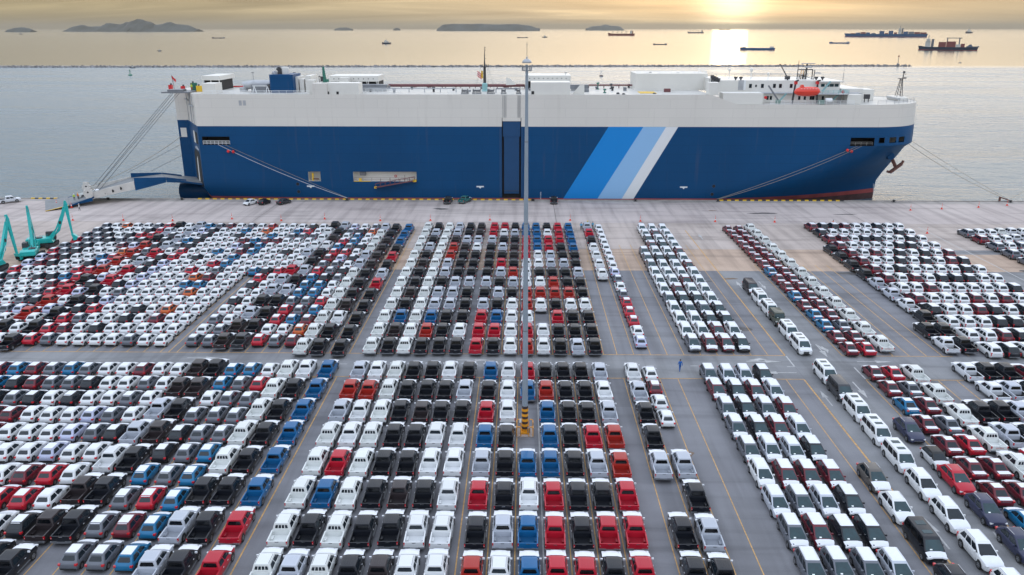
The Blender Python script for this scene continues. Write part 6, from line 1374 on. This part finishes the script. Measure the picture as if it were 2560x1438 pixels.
def vessel(px, py, wpx, kind, lab, name='cargo_ship', cat='ship', flip=False, turn=0.0):
    x, y = shore_pt(px, py); d = math.hypot(x, y); Lg = wpx * math.sqrt(d * d + 47 * 47) / FPX
    e = empty(name, (x, y, SEA), lab, cat, None, (math.pi if flip else 0) - math.atan2(x, y) + turn)
    s_ = Lg; hm = {'red': 'ship_red', 'blue': 'ship_cblue', 'navy': 'ship_navy', 'grey': 'ship_grey'}
    # bow towards -x
    def hull_(hc_, h0, beam, bowrise=.25, deck='ship_grey'):
        b = MB(); rr = []
        for t, w_, zt_ in ((0, .05, 1 + bowrise), (.04, .45, 1 + bowrise * .9), (.10, .85, 1 + bowrise * .4), (.18, 1, 1), (.85, 1, 1), (.95, .92, 1.08), (1, .75, 1.12)):
            xx = -s_ / 2 + s_ * t; xl = xx + (s_ * .02 if t < .1 else (-.01 * s_ if t > .9 else 0)); hb = beam / 2 * w_
            rr.append([(xl, -hb * .8, -1), (xx, -hb, h0 * zt_), (xx, hb, h0 * zt_), (xl, hb * .8, -1)])
        b.rings(rr, hc_); b.build('hull', e, 30)
        b = MB(); b.box(-s_ * .495, s_ * .49, -beam * .42, beam * .42, -.6, h0 * .12, 'boot_red'); b.build('waterline_band', e, 0)
    def tower(xc, w_, z0, h_, beam, m_='ship_cream', funnel='ship_grey'):
        b = MB(); b.box(xc - w_ / 2, xc + w_ / 2, -beam * .4, beam * .4, z0, z0 + h_ * .7, m_); b.box(xc - w_ * .35, xc + w_ * .35, -beam * .5, beam * .5, z0 + h_ * .7, z0 + h_, m_); b.build('bridge_tower', e, 0)
        b = MB(); b.box(xc + w_ * .6, xc + w_ * 1.1, -beam * .15, beam * .15, z0, z0 + h_ * .95, funnel); b.tube([(xc, 0, z0 + h_), (xc, 0, z0 + h_ * 1.4)], w_ * .06, 'ship_grey', 5); b.build('funnel', e, 0)
    if kind == 'container':
        hull_('ship_cblue', s_ * .040, s_ * .13, .15); h0 = s_ * .040
        tower(s_ * .17, s_ * .035, h0, s_ * .075, s_ * .12)
        cols = ['box_red', 'box_blue', 'box_red', 'box_red', 'ship_grey', 'box_blue']
        for k, (a, c_, hh) in enumerate(((-.42, -.36, .008), (-.36, -.30, .016), (-.30, -.235, .022), (-.235, -.18, .018), (-.17, -.115, .012), (-.075, -.01, .036), (-.01, .035, .012), (.035, .095, .038), (.10, .14, .020), (.21, .27, .030), (.27, .34, .028), (.34, .41, .024), (.41, .485, .020))):
            b = MB(); b.box(s_ * a + s_ * .003, s_ * c_ - s_ * .003, -s_ * .06, s_ * .06, h0, h0 + s_ * hh, cols[(k * 5 + 2) % 6] if k not in (5, 7) else 'box_blue'); b.build('container_stack', e, 0)
    elif kind == 'bulk':
        hm_ = 'ship_red' if 'red' in lab else 'ship_grey'; hull_(hm_, s_ * .075, s_ * .15, .35); h0 = s_ * .075; tower(s_ * .36, s_ * .07, h0, s_ * .11, s_ * .13, funnel='ship_red')
        for k in range(4): b = MB(); x_ = -s_ * .32 + k * s_ * .165; b.bar((x_, 0, h0), (x_, 0, h0 + s_ * .13), s_ * .012, s_ * .012, 'ship_grey'); b.bar((x_, 0, h0 + s_ * .03), (x_ + s_ * .07, 0, h0 + s_ * .1), s_ * .006, s_ * .006, 'ship_grey'); b.build('deck_crane', e, 0)
    elif kind in ('barge', 'low'):
        hull_(hm['navy' if kind == 'low' else 'grey'] if 'blue' not in lab else 'ship_cblue', s_ * .055, s_ * .16, .35); h0 = s_ * .055; b = MB(); b.box(s_ * .34, s_ * .46, -s_ * .06, s_ * .06, h0, h0 + s_ * .045, 'ship_cream'); b.build('aft_house', e, 0); b = MB(); b.box(-s_ * .42, -s_ * .33, -s_ * .05, s_ * .05, h0 * 1.1, h0 + s_ * .03, 'ship_grey'); b.build('fore_house', e, 0)
    elif kind == 'feeder':
        hull_('ship_navy', s_ * .055, s_ * .16, .35); h0 = s_ * .055; tower(-s_ * .34, s_ * .09, h0, s_ * .15, s_ * .12)
        for k, (a, c_, hh, m_) in enumerate(((-.16, -.03, .09, 'box_red'), (-.03, .13, .10, 'box_red'), (.13, .21, .05, 'ship_cream'), (.21, .28, .06, 'box_red'))): b = MB(); b.box(s_ * a, s_ * c_ - s_ * .004, -s_ * .06, s_ * .06, h0, h0 + s_ * hh, m_); b.build('container_stack', e, 0)
        b = MB(); b.box(-s_ * .04, s_ * .22, -s_ * .01, s_ * .01, h0 + s_ * .155, h0 + s_ * .168, 'ship_grey')
        for x_ in (-.03, .17): b.box(s_ * x_, s_ * (x_ + .02), -s_ * .03, s_ * .03, h0, h0 + s_ * .155, 'ship_grey')
        b.build('gantry_crane', e, 0); b = MB(); b.rings([[(s_ * .30, -s_ * .05, h0), (s_ * .42, -s_ * .05, h0), (s_ * .42, s_ * .05, h0), (s_ * .30, s_ * .05, h0)], [(s_ * .36, -s_ * .02, h0 + s_ * .05), (s_ * .38, -s_ * .02, h0 + s_ * .05), (s_ * .38, s_ * .02, h0 + s_ * .05), (s_ * .36, s_ * .02, h0 + s_ * .05)]], 'ship_navy'); b.build('cargo_heap', e, 0)
    else:
        hull_(hm['navy'], s_ * .13, s_ * .3, .5); h0 = s_ * .13; b = MB(); b.box(-s_ * .2, s_ * .22, -s_ * .1, s_ * .1, h0, h0 + s_ * .14, 'ship_cream'); b.box(-s_ * .12, s_ * .05, -s_ * .08, s_ * .08, h0 + s_ * .14, h0 + s_ * .25, 'ship_cream'); b.build('wheelhouse', e, 0); b = MB(); b.tube([(0, 0, h0 + s_ * .25), (0, 0, h0 + s_ * .5)], s_ * .012, 'ship_grey', 5); b.build('mast', e, 0)
    return e
vessel(2212, 93, 166, 'container', 'large blue container ship anchored on the right, containers stacked high', 'container_ship')
vessel(2368, 125.5, 113, 'feeder', 'dark barge with white tower, red containers and a gantry crane', 'container_barge')
vessel(2432, 118, 24, 'low', 'small grey vessel just behind the dark container barge', 'coaster')
vessel(2422, 83.5, 20, 'tug', 'small white and dark ship near the horizon at far right', 'coaster', turn=1.0)
vessel(2098, 109, 43, 'low', 'small dark low freighter below the blue container ship', 'coaster')
vessel(1893, 125, 78, 'barge', 'long blue grey empty barge just right of the sun', 'empty_barge')
vessel(1553, 89.5, 63, 'bulk', 'red bulk carrier with four deck cranes left of the sun', 'bulk_carrier')
vessel(1650, 112, 33, 'low', 'small dark freighter between the red bulk carrier and the sun', 'coaster')
vessel(1739, 83.5, 37, 'bulk', 'pale hazy freighter near the horizon just left of the sun', 'bulk_carrier')
vessel(1812, 74.8, 26, 'low', 'faint hazy ship on the horizon right above the sun reflection', 'coaster')
vessel(966, 110, 23, 'tug', 'small blue ferry crossing the open water above the ship', 'ferry_boat', 'boat', turn=.5)
vessel(1306, 95, 26, 'low', 'thin dark barge towed just above the light mast', 'towed_barge'); vessel(1362, 94, 13, 'tug', 'tugboat with mast right of the thin towed barge', 'tugboat', 'boat')
vessel(546, 96, 28, 'low', 'dark low barge with a raised bow on the open water at left', 'coaster', flip=False)
vessel(399, 128, 9, 'tug', 'tiny fishing boat on the open water at left', 'fishing_boat', 'boat'); vessel(332, 170.5, 11, 'tug', 'small white motor boat just inside the breakwater', 'motor_boat', 'boat')
vessel(52, 86, 7, 'tug', 'tiny boat far out below the small left island', 'fishing_boat', 'boat'); vessel(2400, 157.5, 6, 'tug', 'tiny boat right of the breakwater tip', 'motor_boat', 'boat')

def island(pts, D, lab, depth=650):
    """ridge outline (pixel x, pixel y) standing D metres away; a real hill with depth"""
    rr = []; rnd = random.Random(int(pts[0][0]))
    top_ = []
    for (x0, y0), (x1, y1) in zip(pts, pts[1:]):
        n = max(2, int((x1 - x0) / 4))
        for k in range(n): t = k / n; t2 = t * t * (3 - 2 * t); top_.append((x0 + (x1 - x0) * t, y0 + (y1 - y0) * t2 + rnd.uniform(-.35, .2)))
    top_.append(pts[-1])
    for x, y in top_:
        X_, Z_ = S(x, y, D); Z_ = max(Z_, SEA - 5); hh = Z_ - SEA
        ring = []
        for t, q in ((-1, -.02), (-.75, .28), (-.5, .55), (-.25, .85), (0, 1.0), (.3, .8), (.65, .4), (1, -.02)):
            ring.append((X_ + rnd.uniform(-1, 1) * hh * .12, D + t * depth * (.25 + .75 * min(1, hh / 250)) + rnd.uniform(-1, 1) * hh * .2, SEA - 3 + (hh + 3) * q * (1 if t == 0 else rnd.uniform(.75, .98))))
        rr.append(ring)
    b = MB(); b.rings(rr, 'island_green'); o = b.build('island', smooth=60); tag(o, lab, None, kind='structure')
island([(172, 73), (184, 66), (205, 62.5), (225, 67), (250, 66), (272, 58), (300, 61), (322, 55), (346, 48), (372, 54), (392, 62), (425, 55.5), (446, 61), (468, 63), (497, 73)], 12500, 'long hilly island on the horizon at left')
island([(20, 74), (38, 70), (55, 68.5), (72, 71), (82, 74)], 11000, 'small flat island at the far left of the horizon', 300)
island([(1094, 71), (1110, 61.5), (1130, 60), (1160, 60.5), (1200, 60), (1240, 61.5), (1290, 60.5), (1320, 64), (1350, 71)], 15500, 'long flat-topped island in the middle of the horizon')
island([(1466, 71), (1482, 66), (1500, 65), (1514, 61.5), (1530, 65), (1548, 66), (1556, 71)], 19000, 'pale island just left of the sun', 1200)
island([(838, 72), (852, 69), (866, 69), (880, 72)], 19000, 'faint low island left of the ship mast', 500); island([(984, 72), (992, 69.5), (1000, 72)], 19000, 'faint tiny islet left of the middle island', 300)

# ------------------------------------------------------------------ haze
hz = MB(); hz.box(-60000, 60000, -450, 69000, -10, 330, 'rubber'); ho_ = hz.build('haze', smooth=0)
hm_ = bpy.data.materials.new('haze_air'); hm_.use_nodes = True; nd, lk = hm_.node_tree.nodes, hm_.node_tree.links
nd.remove(nd['Principled BSDF']); pv = nd.new('ShaderNodeVolumePrincipled'); pv.inputs['Color'].default_value = (.60, .53, .42, 1); pv.inputs['Density'].default_value = 2.8e-5; pv.inputs['Anisotropy'].default_value = 0
lk.new(pv.outputs[0], nd['Material Output'].inputs['Volume']); ho_.data.materials.clear(); ho_.data.materials.append(hm_)
tag(ho_, 'thin sea haze in front of the distant islands and ships', kind='stuff')
